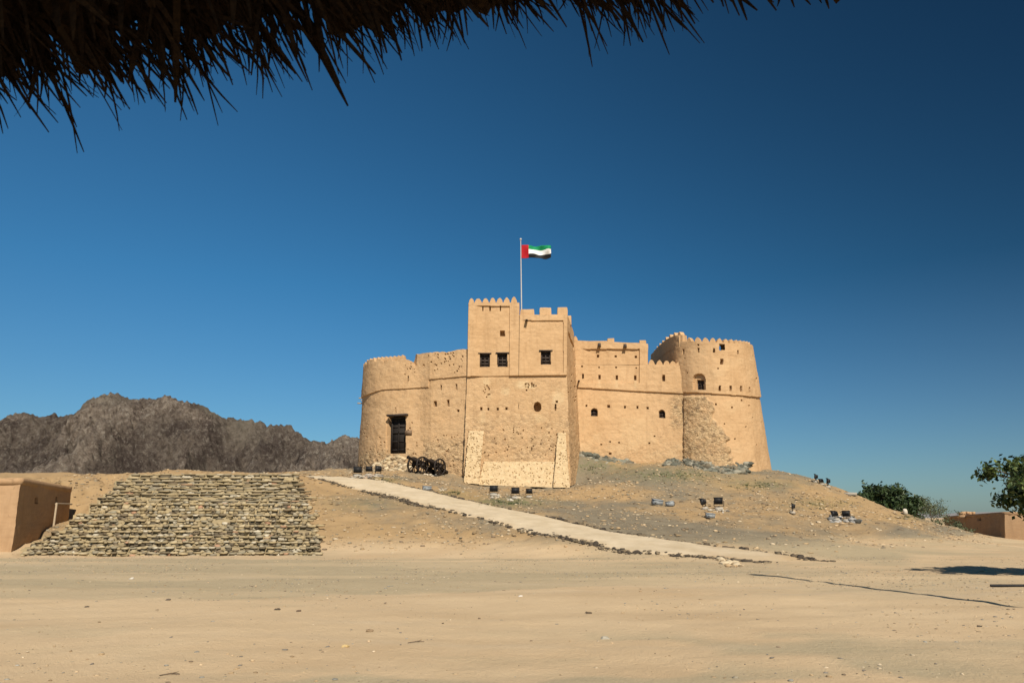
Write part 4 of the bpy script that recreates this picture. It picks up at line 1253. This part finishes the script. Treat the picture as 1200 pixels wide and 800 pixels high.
# the wall sampler works through the survey projection, so close the loop in metres instead
def ring_wall(name, base, top, nseg, nv_, feat, mat, parent, seed, thick=.3, amp=1.0):
    base, top = np.array(base), np.array(top)
    us = np.concatenate([np.linspace(i, i + 1, n_, endpoint=False) for i, n_ in enumerate(nseg)] + [[len(nseg)]])
    i = np.clip(us.astype(int), 0, len(base) - 2); f = (us - i)[:, None]
    b = base[i] * (1 - f) + base[i + 1] * f; t = top[i] * (1 - f) + top[i + 1] * f
    vv = np.linspace(0, 1, nv_)[:, None, None]
    S = b[None] * (1 - vv) + t[None] * vv
    seg = base[i + 1] - base[i]; nn = np.stack([seg[:, 1], -seg[:, 0], 0 * seg[:, 0]], 1); nn /= np.linalg.norm(nn, axis=1, keepdims=True)
    N = np.repeat(nn[None], nv_, 0)
    px, py = proj(S)
    d = feat(px, py, S, N) + amp * (.03 * fbm(S[..., 0], S[..., 1], S[..., 2], seed, 4) + .01 * fbm(S[..., 0] * 5, S[..., 1] * 5, S[..., 2] * 5, seed + 9, 2))
    V = S + N * d[..., None]
    V[-1, :, 2] += .02 * noise(V[-1, :, 0] * 2, V[-1, :, 1] * 2, 0, seed)
    c = top[:-1].mean(0)
    inn = V[-1].copy(); dirn = c - inn; dirn[:, 2] = 0; inn += dirn / np.linalg.norm(dirn, axis=1, keepdims=True) * thick
    inn2 = inn.copy(); inn2[:, 2] -= .35
    cen = np.repeat(np.array([[c[0], c[1], c[2] - .35]]), len(us), 0)
    A = np.concatenate([V, inn[None], inn2[None], cen[None]], 0)
    z = np.zeros(A.shape[:2]).ravel()
    o = mesh_np(name, A.reshape(-1, 3), gridF(len(us), nv_ + 3), M[mat], parent, attrs={'rough': z, 'pale': z}, smooth=R(38))
    return o
fl_, fr_ = hn + np.array([-wl_, .8, -.5]), hn - dn
bl_, br_ = hf + np.array([-wl_, .8, -.6]), hf - dn
tfl, tbl = tn + np.array([-wl_ + .3, .8, 0]), tf + np.array([-wl_ + .3, .8, 0])
ring_wall('wall', [fl_, fr_, br_, bl_, fl_], [tfl, tn, tf, tbl, tfl], [60, 120, 40, 30], 120, hut_feat, 'hut', hut, 410)
m = MB()                                                     # coping: a plain raised band round the roof edge, four mitred lengths
def coping(m, pts, wd, h0, h1, out):
    pts = [np.asarray(p_) for p_ in pts]; c = sum(pts) / len(pts)
    ring = []
    for (o_, z_) in ((out, h0), (out, h1), (-wd, h1), (-wd, h0)):
        lay = []
        for p_ in pts:
            d_ = p_ - c; d_[2] = 0; d_ = d_ / np.linalg.norm(d_)
            q_ = p_ + d_ * o_; lay.append(q_ + np.array([0, 0, z_]))
        ring.append(lay)
    k_ = len(pts)
    V = [v_ for lay in ring for v_ in lay]
    F = [(a * k_ + i, a * k_ + (i + 1) % k_, ((a + 1) % 4) * k_ + (i + 1) % k_, ((a + 1) % 4) * k_ + i) for a in range(4) for i in range(k_)]
    m.add(V, F)
def dens(pts, n=24):
    out = []
    for a, b in zip(pts, pts[1:] + pts[:1]):
        for i in range(n): out.append(np.asarray(a) * (1 - i / n) + np.asarray(b) * i / n)
    return out
cp = [np.array(p_) - np.array([0, 0, .30]) for p_ in (tfl, tn, tf, tbl)]
coping(m, [p_ + np.array([0, 0, float(noise(p_[0] * 2, p_[1] * 2)) * .015]) for p_ in dens(cp)], .3, 0, .31, .055)
cc = m.build('coping', M['hut'], hut)
for nm in ('rough', 'pale'): pass
# leaning timber frame against the hut wall
wf = thing('post_frame', 'grey timber post with a crossbar leaning at the hut wall', 'frame', tuple(P(61, 628, 40.4)))
m = MB(); m.tube([tuple(P(61, 630, 40.4)), tuple(P(66.5, 589, 41.0))], .055, 8); m.build('post', M['post'], wf, smooth=R(50))
m = MB(); m.tube([tuple(P(65.5, 590, 40.95)), tuple(P(84, 590.5, 44.9))], .05, 8); m.build('crossbar', M['post'], wf, smooth=R(50))

# ------------------------------------------------------------------ low building at the right edge
rb_n = P(1177, 634, 55.0); rb_f = P(1106, 622, 74); rb_nt = P(1177, 599.5, 55.2); rb_ft = P(1106, 605.0, 74)
rb = thing('low_building', 'low flat roofed brown building half hidden by the right slope of the mound', 'building', tuple(rb_n))
rgt, rbk = np.array([14, -1.5, 0.]), np.array([12, 0, 0.])
ring_wall('wall', [rb_n - dn, rb_n + rgt - dn, rb_f + rbk - dn * 2, rb_f - dn * 2, rb_n - dn], [rb_nt, rb_nt + rgt, rb_ft + rbk, rb_ft, rb_nt], [70, 20, 20, 90], 60, lambda px, py, S, N: np.where((N[..., 0] < -.3) & (rect(px, py, 1119, 1121.5, 609.5, 612) | rect(px, py, 1146, 1148.8, 607, 609.6)), -.3, 0.0), 'hut_dark', rb, 430)
m = MB(); coping(m, dens([np.array(p_) - np.array([0, 0, .24]) for p_ in (rb_nt, rb_nt + rgt, rb_ft + rbk, rb_ft)]), .3, 0, .25, .05); m.build('coping', M['hut_dark'], rb)
p_ = P(1133, 601.5, 66)
m = MB()
for i in range(5): m.box(p_ + np.array([-.5 + i * .26, .1 * (i % 2), .03 * (i % 3)]), (.10, 0, 0), (0, .2, 0), (0, 0, .13 + .03 * (i % 2)), jit=.01)
m.box(p_ + np.array([0, 0, -.25]), (.75, 0, 0), (0, .3, 0), (0, 0, .12))
props(m.build('roof_vent', M['hut'], None, origin=tuple(p_)), 'small brown vent block on the roof of the low building', 'vent')

# ------------------------------------------------------------------ trees
def leaves(tips, n_per, spread, size, seed, wl=1.8, cup=.25, droop=.3):
    g = np.random.default_rng(seed)
    tips = np.asarray(tips); n = len(tips) * n_per
    c = np.repeat(tips, n_per, 0) + g.normal(0, 1, (n, 3)) * np.array(spread)
    d = g.normal(0, 1, (n, 3)); d[:, 2] -= droop; d /= np.linalg.norm(d, axis=1, keepdims=True)
    u = g.normal(0, 1, (n, 3)); u[:, 2] += .9
    w = np.cross(d, u); w /= np.linalg.norm(w, axis=1, keepdims=True); u = np.cross(w, d)
    s = g.uniform(size[0], size[1], n)[:, None]
    L, W = s * wl / 2, s / 2
    V = np.stack([c - d * L, c - w * W * .9 + u * cup * W, c + d * L * .1 - u * W * .05, c + w * W * .9 + u * cup * W, c + d * L], 1)
    base = np.arange(n)[:, None] * 5
    F = np.concatenate([base + np.array([[0, 1, 2]]), base + np.array([[0, 2, 3]]), base + np.array([[1, 4, 2]]), base + np.array([[2, 4, 3]])])
    return V.reshape(-1, 3), F[:, ::-1], np.repeat(g.random(n), 5)
def tree(name, label, cat, base, crown_c, crown_r, ntips, n_per, spread, size, mat, seed, trunk_r=.18, shape=None, wl=1.8, low=-.75, lean=(0, 0)):
    g = np.random.default_rng(seed)
    r = thing(name, label, cat, tuple(base))
    base = np.array(base, float); cc_ = np.array(crown_c, float); rr = np.array(crown_r, float)
    tips = []
    while len(tips) < ntips:
        v_ = g.normal(0, 1, 3); v_ /= np.linalg.norm(v_)
        if v_[2] < low: continue
        v_ = v_ * g.uniform(.35, 1.0) ** .6 * (1 + .35 * float(noise(v_[0] * 2.2, v_[1] * 2.2, v_[2] * 2.2, seed)))
        tips.append(cc_ + v_ * rr)
    tips = np.array(tips)
    m = MB()
    fork = base + (cc_ - base) * .42
    m.tube([tuple(base - np.array([0, 0, .2])), tuple(base + (fork - base) * .5 + g.normal(0, .06, 3)), tuple(fork)], [trunk_r * 1.25, trunk_r, trunk_r * .8], 9)
    nl = 7
    ends = []
    for i in range(nl):
        e_ = tips[g.integers(0, len(tips))] * .55 + cc_ * .45
        mid = fork * .5 + e_ * .5 + g.normal(0, .08, 3) * rr
        m.tube([tuple(fork), tuple(mid), tuple(e_)], [trunk_r * .6, trunk_r * .4, trunk_r * .22], 6); ends.append(e_); ends.append(mid)
    ends = np.array(ends)
    for t_ in tips:
        k_ = np.argmin(((ends - t_) ** 2).sum(1)); a = ends[k_]
        m.tube([tuple(a), tuple((a + t_) / 2 + g.normal(0, .05, 3)), tuple(t_)], [trunk_r * .2, trunk_r * .13, trunk_r * .06], 5, cap=False)
    m.build('trunk', M['bark'], r, smooth=R(60))
    V, F, tone = leaves(tips, n_per, spread, size, seed + 1, wl)
    mesh_np('crown', V, F, M[mat], r, attrs={'tone': tone})
    return r
bt = P(1230, 660, 21.8); bt[2] = float(tz(bt[0:1], bt[1:2])[0])
tree('broadleaf_tree', 'dark green broad leaved tree leaning in from the right edge of the view', 'tree', (16.9, 22, bt[2]), (16.65, 22, 2.54), (2.05, 1.9, .98), 215, 75, (.14, .14, .11), (.07, .135), 'leaf', 51, .13, wl=1.6, low=-.9)
b2 = P(1045, 606, 78); b2[2] = 0.0
tree('scrub_tree', 'dense dark green scrub tree rising behind the right slope of the mound', 'tree', tuple(b2), (b2[0] - .5, b2[1], 2.9), (3.3, 2.4, 2.15), 130, 75, (.32, .3, .26), (.14, .28), 'leaf_far', 61, .2, low=-.6)
b3 = P(1072, 606, 80); b3[2] = 0.0
tree('acacia_tree', 'thin feathery acacia with drooping pale twigs beside the scrub tree', 'tree', tuple(b3), (b3[0] + .5, b3[1], 2.6), (2.3, 1.6, 1.35), 70, 60, (.42, .3, .2), (.05, .11), 'leaf_acacia', 71, .12, wl=3.2, low=-.4)
for i, (px, py, Y, w_, h_) in enumerate(((1092, 607, 59, 1.5, .75), (1116, 612, 58, 1.0, .45))):
    c = P(px, py, Y); z = float(tz(c[0:1], c[1:2])[0])
    g = np.random.default_rng(80 + i)
    tp_ = np.stack([c[0] + g.normal(0, w_ * .5, 30), c[1] + g.normal(0, .5, 30), z + np.abs(g.normal(0, h_, 30))], 1)
    V, F, tone = leaves(tp_, 26, (.15, .15, .1), (.05, .1), 90 + i, 2.6)
    r = thing('shrub', ('low pale green shrub on the ridge beside the acacia', 'smaller pale shrub on the ridge next to the low building')[i], 'shrub', (c[0], c[1], z))
    mesh_np('foliage', V, F, M['leaf_acacia'], r, attrs={'tone': tone})
    m = MB()
    for t_ in tp_[::3]: m.tube([(c[0], c[1], z - .05), tuple((t_ + np.array([c[0], c[1], z])) / 2 + np.array([0, 0, .05])), tuple(t_)], [.02, .015, .008], 4, cap=False)
    m.build('stem', M['bark'], r)

# thin green growth on the damp patches
def grass_tufts():
    g = np.random.default_rng(5); V = []; F = []; T = []
    for (px, py, rx, ry, n) in ((595, 588, 30, 4, 60), (450, 562, 14, 2, 26), (530, 577, 14, 3, 24), (790, 557, 45, 5, 60), (885, 567, 30, 4, 46), (700, 548, 26, 5, 26), (960, 590, 30, 4, 30), (364, 616, 3, 2, 8), (1072, 606, 16, 2, 20)):
        for _ in range(n):
            c = hit(px + g.normal(0, rx * .5), py + g.normal(0, ry * .5), 25)
            for b_ in range(9):
                a = g.uniform(0, 6.28); L = g.uniform(.05, .17); d_ = np.array([math.cos(a), math.sin(a), 0])
                s_ = np.array([-d_[1], d_[0], 0]) * .014
                o_ = c + d_ * g.uniform(0, .14); e_ = o_ + d_ * L * .6 + np.array([0, 0, L])
                k_ = len(V); V += [o_ - s_, o_ + s_, e_]; F.append((k_, k_ + 1, k_ + 2)); T += [g.random()] * 3
    o = mesh_np('grass', np.array(V), np.array(F), M['leaf_far'], attrs={'tone': np.array(T)}, origin=tuple(V[0]))
    props(o, 'sparse short green grass on damp patches of the mound', 'grass', kind='stuff')
grass_tufts()

# ------------------------------------------------------------------ floodlights round the mound
def copy_tree(o, parent=None):
    c = o.copy(); C.objects.link(c)
    if parent is not None: c.parent = parent
    for ch in list(o.children): copy_tree(ch, c)
    return c
def make_floodlight():
    r = thing('floodlight', '', '')
    m = MB()                                                  # shallow tapered housing seen from behind, with cooling fins
    F_ = [(0, 1, 2, 3), (7, 6, 5, 4), (0, 4, 5, 1), (1, 5, 6, 2), (2, 6, 7, 3), (3, 7, 4, 0)]
    V = [(-.26, -.14, .34), (.26, -.14, .34), (.26, -.14, .66), (-.26, -.14, .66), (-.33, .1, .27), (.33, .1, .27), (.33, .1, .73), (-.33, .1, .73)]
    m.add(V, F_)
    for i in range(6): m.box((-.2 + i * .08, -.165, .5), (.012, 0, 0), (0, .027, 0), (0, 0, .15))
    m.box((0, .115, .735), (.36, 0, 0), (0, .06, 0), (0, 0, .02))
    m.build('housing', M['lamp_black'], r)
    m = MB(); m.box((0, .108, .5), (.30, 0, 0), (0, .008, 0), (0, 0, .2)); m.build('lamp_glass', M['glass'], r)
    m = MB()
    for sg in (-1, 1): m.box((sg * .365, 0, .34), (.015, 0, 0), (0, .03, 0), (0, 0, .2))
    m.box((0, 0, .15), (.38, 0, 0), (0, .03, 0), (0, 0, .015)); m.tube([(0, 0, .0), (0, 0, .14)], .035, 8)
    m.build('bracket', M['lamp_black'], r)
    m = MB(); m.block((0, 0, -.03), .3, .22, .12, None, .06); m.build('base', M['whitebox'], r)
    return r
fl0 = make_floodlight()
FL = [(418.7, 556.5, 1.0, 8, 'black floodlight on the path edge at far left of the round tower', .72),
      (432, 555, 1.0, -5, 'black floodlight on a stone base just left of the rubble pile', .60),
      (442.7, 556, 1.0, 60, 'tilted dark floodlight close against the rubble pile below the doorway', .66),
      (578.5, 580.5, 1.0, 0, 'tallest floodlight on a white base in front of the square tower', .72),
      (604, 583.5, 1.0, 4, 'black floodlight among loose stones in the middle before the square tower', .70),
      (620, 582, 1.0, -6, 'small low floodlight at the right of the trio before the square tower', .56),
      (826, 595, 1.0, 55, 'tilted floodlight on the right slope left of an upright one', .74),
      (842.5, 594.5, 1.0, 0, 'upright floodlight on a post on the right slope below the tower', .78),
      (929, 601, 1.0, 70, 'single floodlight standing alone on the right slope', .66),
      (980, 608, 1.0, 30, 'left floodlight of the pair set among grey stones low on the right slope', .66),
      (992, 608, 1.0, -25, 'right floodlight of the pair set among grey stones low on the right slope', .66),
      (956, 564.5, 1.0, 60, 'leftmost floodlight on the ridge at the right of the fort', .55),
      (963.5, 567, 1.0, 20, 'middle low floodlight on the ridge at the right of the fort', .42),
      (970, 568.5, 1.0, 75, 'rightmost tilted floodlight on the ridge at the right of the fort', .6)]
for i, (px, py, _, rz, lab, sc) in enumerate(FL):
    o = fl0 if i == 0 else copy_tree(fl0)
    c = hit(px, py, 25)
    o.location = (c[0], c[1], c[2] + .06)
    k_ = mpp(c) / .0715 * sc * 1.45
    o.scale = (k_, k_, k_ * 1.05)
    o.rotation_euler = (R(-14) if i % 3 == 0 else R(6), 0, R(rz))
    props(o, lab, 'floodlight', 'floodlights round the mound')
rubble('rubble_pile', [(603, 583, 9, 1.5), (579, 581, 5, 1.2)], 70, (.025, .085), [(.6, .55, .45), (.5, .42, .3), (.35, .3, .24)], 'pale stones heaped round the floodlight bases before the square tower', 'rubble', seed=61)
rubble('rubble_pile', [(986, 607, 13, 3), (1002, 609, 6, 1.5)], 120, (.03, .13), [(.22, .22, .21), (.33, .32, .30), (.45, .43, .4), (.1, .1, .09)], 'grey stones round the floodlight pair on the right slope', 'rubble', seed=62)
rubble('rubble_pile', [(420, 558, 8, 2), (440, 557, 8, 2), (430, 557, 10, 1.5)], 150, (.025, .10), [(.3, .28, .25), (.5, .45, .36), (.2, .18, .15), (.42, .32, .24)], 'mixed stones round the floodlights beside the top of the path', 'rubble', seed=63)
rubble('rubble_pile', [(840, 597, 14, 1.6)], 70, (.02, .07), [(.45, .4, .3), (.2, .18, .15), (.55, .5, .42)], 'loose stones under the two floodlights on the right slope', 'rubble', seed=64)
rubble('rubble_pile', [(509, 555, 5, 1), (499, 555, 2, 1)], 30, (.04, .11), [(.62, .55, .44), (.5, .42, .3)], 'few pale boulders on the ground before the cannons', 'rubble', seed=65)
rubble('rubble_pile', [(519, 571, 5, 2)], 40, (.03, .09), [(.5, .42, .3), (.3, .25, .18)], 'tan stones on the bare ground above the path right of the grey box', 'rubble', seed=66)

def make_box():
    r = thing('utility_box', '', '')
    m = MB(); m.box((0, 0, .16), (.33, 0, 0), (0, .2, 0), (0, 0, .16), jit=.006); m.box((-.2, -.21, .2), (.06, 0, 0), (0, .02, 0), (0, 0, .06)); m.build('body', M['greybox'], r)
    m = MB(); m.box((0, 0, .345), (.36, 0, 0), (0, .23, 0), (0, 0, .022)); m.box((.1, -.2, .33), (.03, 0, 0), (0, .04, 0), (0, 0, .02)); m.build('lid', M['greybox'], r)
    return r
ub0 = make_box()
for i, (px, py, rz, tilt, sc, lab) in enumerate(((769.5, 590.5, 15, 12, 1.25, 'grey metal box tipped on the mid slope, left of its pair'), (785.5, 592, -30, -14, 1.0, 'pale grey box on the mid slope, right of its pair'),
                                              (832, 606, 10, 8, 1.05, 'grey green box lying below the two floodlights'), (500, 572.5, 20, 6, 1.05, 'lilac grey box lying on the ground below the cannons'))):
    o = ub0 if i == 0 else copy_tree(ub0)
    c = hit(px, py, 25); o.location = tuple(c); k_ = sc * mpp(c) / .0715; o.scale = (k_,) * 3
    o.rotation_euler = (R(tilt), R(tilt * .6), R(rz)); props(o, lab, 'box', 'grey utility boxes on the mound')

# ------------------------------------------------------------------ two old field cannons by the wall
def make_cannon():
    r = thing('cannon', '', '')
    wr = .62
    for sg in (-1, 1):
        m = MB(); x = sg * .46; n = 28
        V = []; F = []
        for k_ in range(n):
            a = 2 * math.pi * k_ / n
            for (rr_, dx) in ((wr, -.05), (wr, .05), (wr - .1, .05), (wr - .1, -.05)): V.append((x + dx, math.cos(a) * rr_, wr + math.sin(a) * rr_))
        for k_ in range(n):
            for j in range(4): F.append((k_ * 4 + j, k_ * 4 + (j + 1) % 4, ((k_ + 1) % n) * 4 + (j + 1) % 4, ((k_ + 1) % n) * 4 + j))
        m.add(V, F)
        for k_ in range(10):
            a = 2 * math.pi * k_ / 10
            m.tube([(x, math.cos(a) * .08, wr + math.sin(a) * .08), (x, math.cos(a) * (wr - .08), wr + math.sin(a) * (wr - .08))], .035, 6)
        m.tube([(x - .1, 0, wr), (x + .1, 0, wr)], .11, 12)
        m.build('wheel', M['iron'], r)
    m = MB()
    pr = [(-.86, .0), (-.86, .05), (-.8, .07), (-.76, .05), (-.7, .15), (-.6, .175), (-.1, .16), (-.06, .18), (0, .155), (.6, .125), (.95, .105), (1.0, .135), (1.08, .13), (1.08, .06), (.8, .05)]
    e_ = R(13); ax = Vector((0, -math.cos(e_), math.sin(e_))); c0 = Vector((0, 0, wr + .27))
    m.tube([tuple(c0 + ax * a) for a, b in pr], [max(b, .004) for a, b in pr], 16); m.build('barrel', M['iron'], r, smooth=R(40))
    m = MB()
    for sg in (-1, 1): m.box((sg * .2, .15, wr + .12), (.045, 0, 0), (0, .5, -.06), (0, .02, .17))
    m.box((0, 1.05, .36), (.16, 0, 0), (0, .75, -.26), (0, .03, .09)); m.box((0, .45, wr - .02), (.15, 0, 0), (0, .06, 0), (0, 0, .08))
    m.tube([(-.5, 0, wr), (.5, 0, wr)], .05, 8)
    m.build('carriage', M['iron'], r)
    return r
cn0 = make_cannon()
for i, (px, py, rz, lab) in enumerate(((489.5, 553.5, -38, 'black spoke wheeled cannon nearer the rubble pile below the doorway'), (510, 555, -38, 'black spoke wheeled cannon nearer the square tower with pale boulders before it'))):
    o = cn0 if i == 0 else copy_tree(cn0)
    c = hit(px, py, 25); o.location = (c[0], c[1], c[2] - .02); o.rotation_euler = (0, 0, R(rz)); o.scale = (1.12,) * 3; props(o, lab, 'cannon', 'old cannons by the fort wall')

# ------------------------------------------------------------------ lamp post beyond the right edge, whose long shadow crosses the sand
lp0 = (10.75, 12.0)
lz = float(tz(np.array([lp0[0]]), np.array([lp0[1]]))[0])
lp = thing('street_lamp', 'tall thin lamp post standing off the right edge whose shadow crosses the sand', 'street lamp', (lp0[0], lp0[1], lz))
m = MB(); m.tube([(lp0[0], lp0[1], lz - .1), (lp0[0], lp0[1], lz + 5.4), (lp0[0], lp0[1], lz + 10.4)], [.12, .10, .08], 10); m.build('pole', M['steel'], lp, smooth=R(60))
m = MB(); m.box((lp0[0] - .2, lp0[1] + .25, lz + 10.46), (.28, -.36, 0), (.1, .08, 0), (0, 0, .06)); m.build('lamp_head', M['greybox'], lp)
m = MB(); c = P(1186, 688.5, 19.0)  # thin dark bar laid on the sand to stand in for a shadow line
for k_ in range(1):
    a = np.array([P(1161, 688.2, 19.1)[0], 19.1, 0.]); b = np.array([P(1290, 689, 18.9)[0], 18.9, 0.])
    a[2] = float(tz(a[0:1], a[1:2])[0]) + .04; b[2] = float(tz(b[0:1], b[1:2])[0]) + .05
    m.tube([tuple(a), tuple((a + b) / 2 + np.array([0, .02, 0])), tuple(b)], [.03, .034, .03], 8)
props(m.build('shadow_bar', M['lamp_black'], None, smooth=R(50), origin=tuple(a)), 'dark bar laid on the sand at the right edge in place of a shadow line', 'shadow_bar')
rubble('rubble_pile', [(1156, 687, 4, 1)], 12, (.02, .07), TAN, 'tiny heap of tan stones at the end of the dark shadow bar', 'rubble', seed=71)

# single stones and scraps lying on the forecourt
DEB = [(690, 710, .05, (.12, .09, .06), 'dark brown stone on open sand right of the middle'), (708, 737, .055, (.4, .37, .3), 'grey and white stone alone on the sand, nearest right of the middle'), (405, 748, .045, (.62, .46, .22), 'yellowish stone on the near sand left of the middle'),
       (325, 709, .04, (.1, .08, .06), 'small dark stone on the sand at the border of gravel and sand, left'), (350, 710, .04, (.14, .1, .07), 'small dark stone right of its twin at the border of gravel and sand'),
       (198, 696, .05, (.16, .13, .1), 'flat dark scrap on the grey gravel at left'), (155, 673, .06, (.6, .56, .48), 'pale flat stone on the gravel below the steps'), (103, 703, .04, (.1, .08, .06), 'small dark stone on the sand edge at far left'),
       (610, 694, .035, (.7, .66, .58), 'white pebble on the gravel near the middle'), (1147, 726, .03, (.1, .08, .06), 'small dark scrap on the sand at right'), (433, 732, .05, (.28, .2, .12), 'crumbled brown clod on the sand left of the middle'), (1029, 665, .05, (.3, .25, .18), 'grey stone on the flat ground under the right slope')]
for (px, py, s_, col, lab) in DEB:
    c = hit(px, py, 6); m = MB(); s_ *= .75; m.rock(c + np.array([0, 0, s_ * .3]), (s_ * 1.5, s_, s_ * .7), col, 2, .3)
    props(m.build('stone', M['stone'], None, origin=tuple(c), color=True), lab, 'stone')
for (px, py, L, lab) in ((488, 742.5, .22, 'short brown twig on the near sand in the middle'), (200, 777, .18, 'thin brown twig on the near sand at left')):
    c = hit(px, py, 6); m = MB(); d_ = np.array([L / 2, .05, 0])
    m.tube([tuple(c - d_ + np.array([0, 0, .008])), tuple(c + np.array([0, .02, .014])), tuple(c + d_ + np.array([0, 0, .008]))], [.005, .006, .003], 6)
    m.tube([tuple(c + np.array([0, .02, .014])), tuple(c + np.array([.06, .09, .02]))], [.006, .003], 5)
    props(m.build('twig', M['bark'], None, origin=tuple(c)), lab, 'twig')
c = hit(1061, 602.5, 30); m = MB(); m.block((c[0], c[1], c[2] + .2), .14, .12, .22, (.6, .55, .45), .15)
props(m.build('stone', M['stone'], None, origin=tuple(c), color=True), 'pale upright stone on the ridge in front of the scrub tree', 'stone')
c = hit(996, 577, 30); m = MB(); m.block((c[0], c[1], c[2] + .1), .5, .3, .12, (.36, .33, .28), .2)
props(m.build('stone', M['stone'], None, origin=tuple(c), color=True), 'flat grey slab on the ridge line left of the scrub tree', 'stone')

# ------------------------------------------------------------------ thatched sunshade overhead
canopy = thing('thatched_canopy', 'dark dry palm thatch eave hanging across the top left of the view', 'canopy', (0.0, 1.2, 2.6))
EDGE = np.array([(-420, 120, 1.62), (-150, 84, 1.70), (0, 58, 1.75), (90, 60, 1.78), (200, 48, 1.82), (300, 30, 1.86), (400, 12, 1.92), (500, -2, 1.98), (600, -11, 2.05), (720, -10, 2.12), (810, -12, 2.2), (860, -46, 2.25), (900, -18, 2.3), (990, -22, 2.34), (1020, -55, 2.38), (1200, -150, 2.45)], float)
def edge_at(x):
    return P(x, np.interp(x, EDGE[:, 0], EDGE[:, 1]), np.interp(x, EDGE[:, 0], EDGE[:, 2]))
gt = np.random.default_rng(9)
xs = np.linspace(-420, 1200, 140)
E3 = np.array([edge_at(x) for x in xs])
m = MB()
rowsT = []
for k_, (bk_, up_) in enumerate(((0, .0), (.0, .07), (-.5, .33), (-1.2, .66), (-2.4, 1.2), (-2.4, 1.08), (-1.2, .55), (-.45, .2))):
    rowsT.append(E3 + np.array([0, bk_, up_ + .0]) + np.stack([0 * xs, .03 * noise(xs * .08, k_), .035 * noise(xs * .06, k_ + 7) + .10 * noise(xs * .03, k_ // 3)], 1))
rowsT.append(rowsT[0])
n_ = len(xs)
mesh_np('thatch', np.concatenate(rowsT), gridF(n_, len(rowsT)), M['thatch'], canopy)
m = MB()
for xr_ in (-250, 150, 520, 900):
    a = edge_at(xr_) + np.array([0, -.25, .12]); b = edge_at(xr_ * .4 + 180) + np.array([0, -2.35, 1.02])
    mm = MB(); mm.tube([tuple(a), tuple(b)], [.035, .045], 8); mm.build('rafter', M['bark'], canopy, smooth=R(50))

def blade(V, F, p, d, L, w, bend, side, nseg=5):
    k0 = len(V)
    for i in range(nseg + 1):
        t_ = i / nseg
        c = p + d * L * t_ + bend * L * t_ * t_
        ww = w * (1 - .72 * t_ ** 5) * (.55 + .45 * min(1, t_ * 6)) + .0004
        V.append(c - side * ww / 2); V.append(c + np.array([0, .3, .1]) * ww * .25); V.append(c + side * ww / 2)
    for i in range(nseg):
        a = k0 + i * 3
        F.append((a, a + 1, a + 4, a + 3)); F.append((a + 1, a + 2, a + 5, a + 4))
def frond(px, dpx, dpy, nb, L, spread, base_up, dens_w=(.006, .012), dy=0.0):
    """a cluster of dry leaflets hanging from the eave, built in metres"""
    V, F = [], []
    for _ in range(nb):
        x = px + gt.normal(0, 11)
        p = edge_at(x) + np.array([0, gt.uniform(-.12, .04) + dy, gt.uniform(base_up[0], base_up[1])])
        ang = math.atan2(-dpy, dpx) + gt.normal(0, spread)
        d = np.array([math.cos(ang), gt.normal(.05, .16), math.sin(ang)]); d /= np.linalg.norm(d)
        side = np.cross(d, np.array([gt.normal(0, .35), 1, gt.normal(0, .35)])); side /= np.linalg.norm(side)
        bend = np.array([gt.normal(0, .20), gt.normal(0, .12), -abs(gt.normal(.10, .14))])
        blade(V, F, p, d, L * gt.uniform(.55, 1.1), gt.uniform(*dens_w), bend, side)
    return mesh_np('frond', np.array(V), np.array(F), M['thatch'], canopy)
# (photo x, hang direction, count, length): the tufts that stick out below the eave
for x in np.arange(-380, 850, 31):
    x = x + gt.uniform(-12, 12)
    f = np.clip((1000 - x) / 1000, 0, 1.2)
    n = int((15 + 18 * f) * gt.uniform(.5, 1.3))
    L = (.125 + .085 * f) * gt.uniform(.5, 1.3)
    frond(x, .42 + .2 * f + gt.normal(0, .15), .88, int(n * 1.5), L, .21, (-.015, .16), (.003, .009))
for x, n, L in ((898, 5, .10), (925, 8, .10), (962, 9, .11), (985, 5, .09)):
    frond(x, .3, .9, n, L, .16, (.0, .03), (.009, .016))
for (x, L, nb) in ((52, .14, 20), (75, .15, 12), (135, .16, 14), (165, .22, 20), (232, .22, 24), (258, .20, 12), (330, .22, 18), (345, .17, 9), (415, .2, 16), (470, .17, 12), (520, .2, 20), (560, .2, 14), (600, .14, 10), (628, .17, 12), (700, .14, 12), (722, .2, 22), (770, .2, 24), (812, .19, 14)):
    frond(x - 34, .40 + gt.normal(0, .10), .9, int(nb * 1.2), L, .11, (0, .05), (.004, .009))
# longer single stems that trail out of the eave
for (x, dx, dyy, L) in ((490, .8, .62, .36), (285, .55, .75, .28), (240, .3, .9, .28), (770, .9, .4, .24), (400, .25, .95, .26), (20, .35, .9, .2), (600, .3, .95, .2)):
    frond(x - 10, dx, dyy, 1, L, .05, (0, .02), (.007, .011))
# loose inner layer that closes the eave but leaves chinks of sky
for x in np.arange(-380, 860, 60):
    V, F = [], []
    for _ in range(44):
        xx = x + gt.uniform(-40, 40)
        p = edge_at(xx) + np.array([0, gt.uniform(-.3, 0), gt.uniform(.02, .35)])
        ang = R(-50) + gt.normal(0, .38)
        d = np.array([math.cos(ang), gt.normal(0, .2), math.sin(ang)]); side = np.cross(d, (gt.normal(0, .3), 1, .2)); side /= np.linalg.norm(side)
        blade(V, F, p, d, gt.uniform(.14, .3), gt.uniform(.009, .02), np.array([0, 0, -.1]), side, 4)
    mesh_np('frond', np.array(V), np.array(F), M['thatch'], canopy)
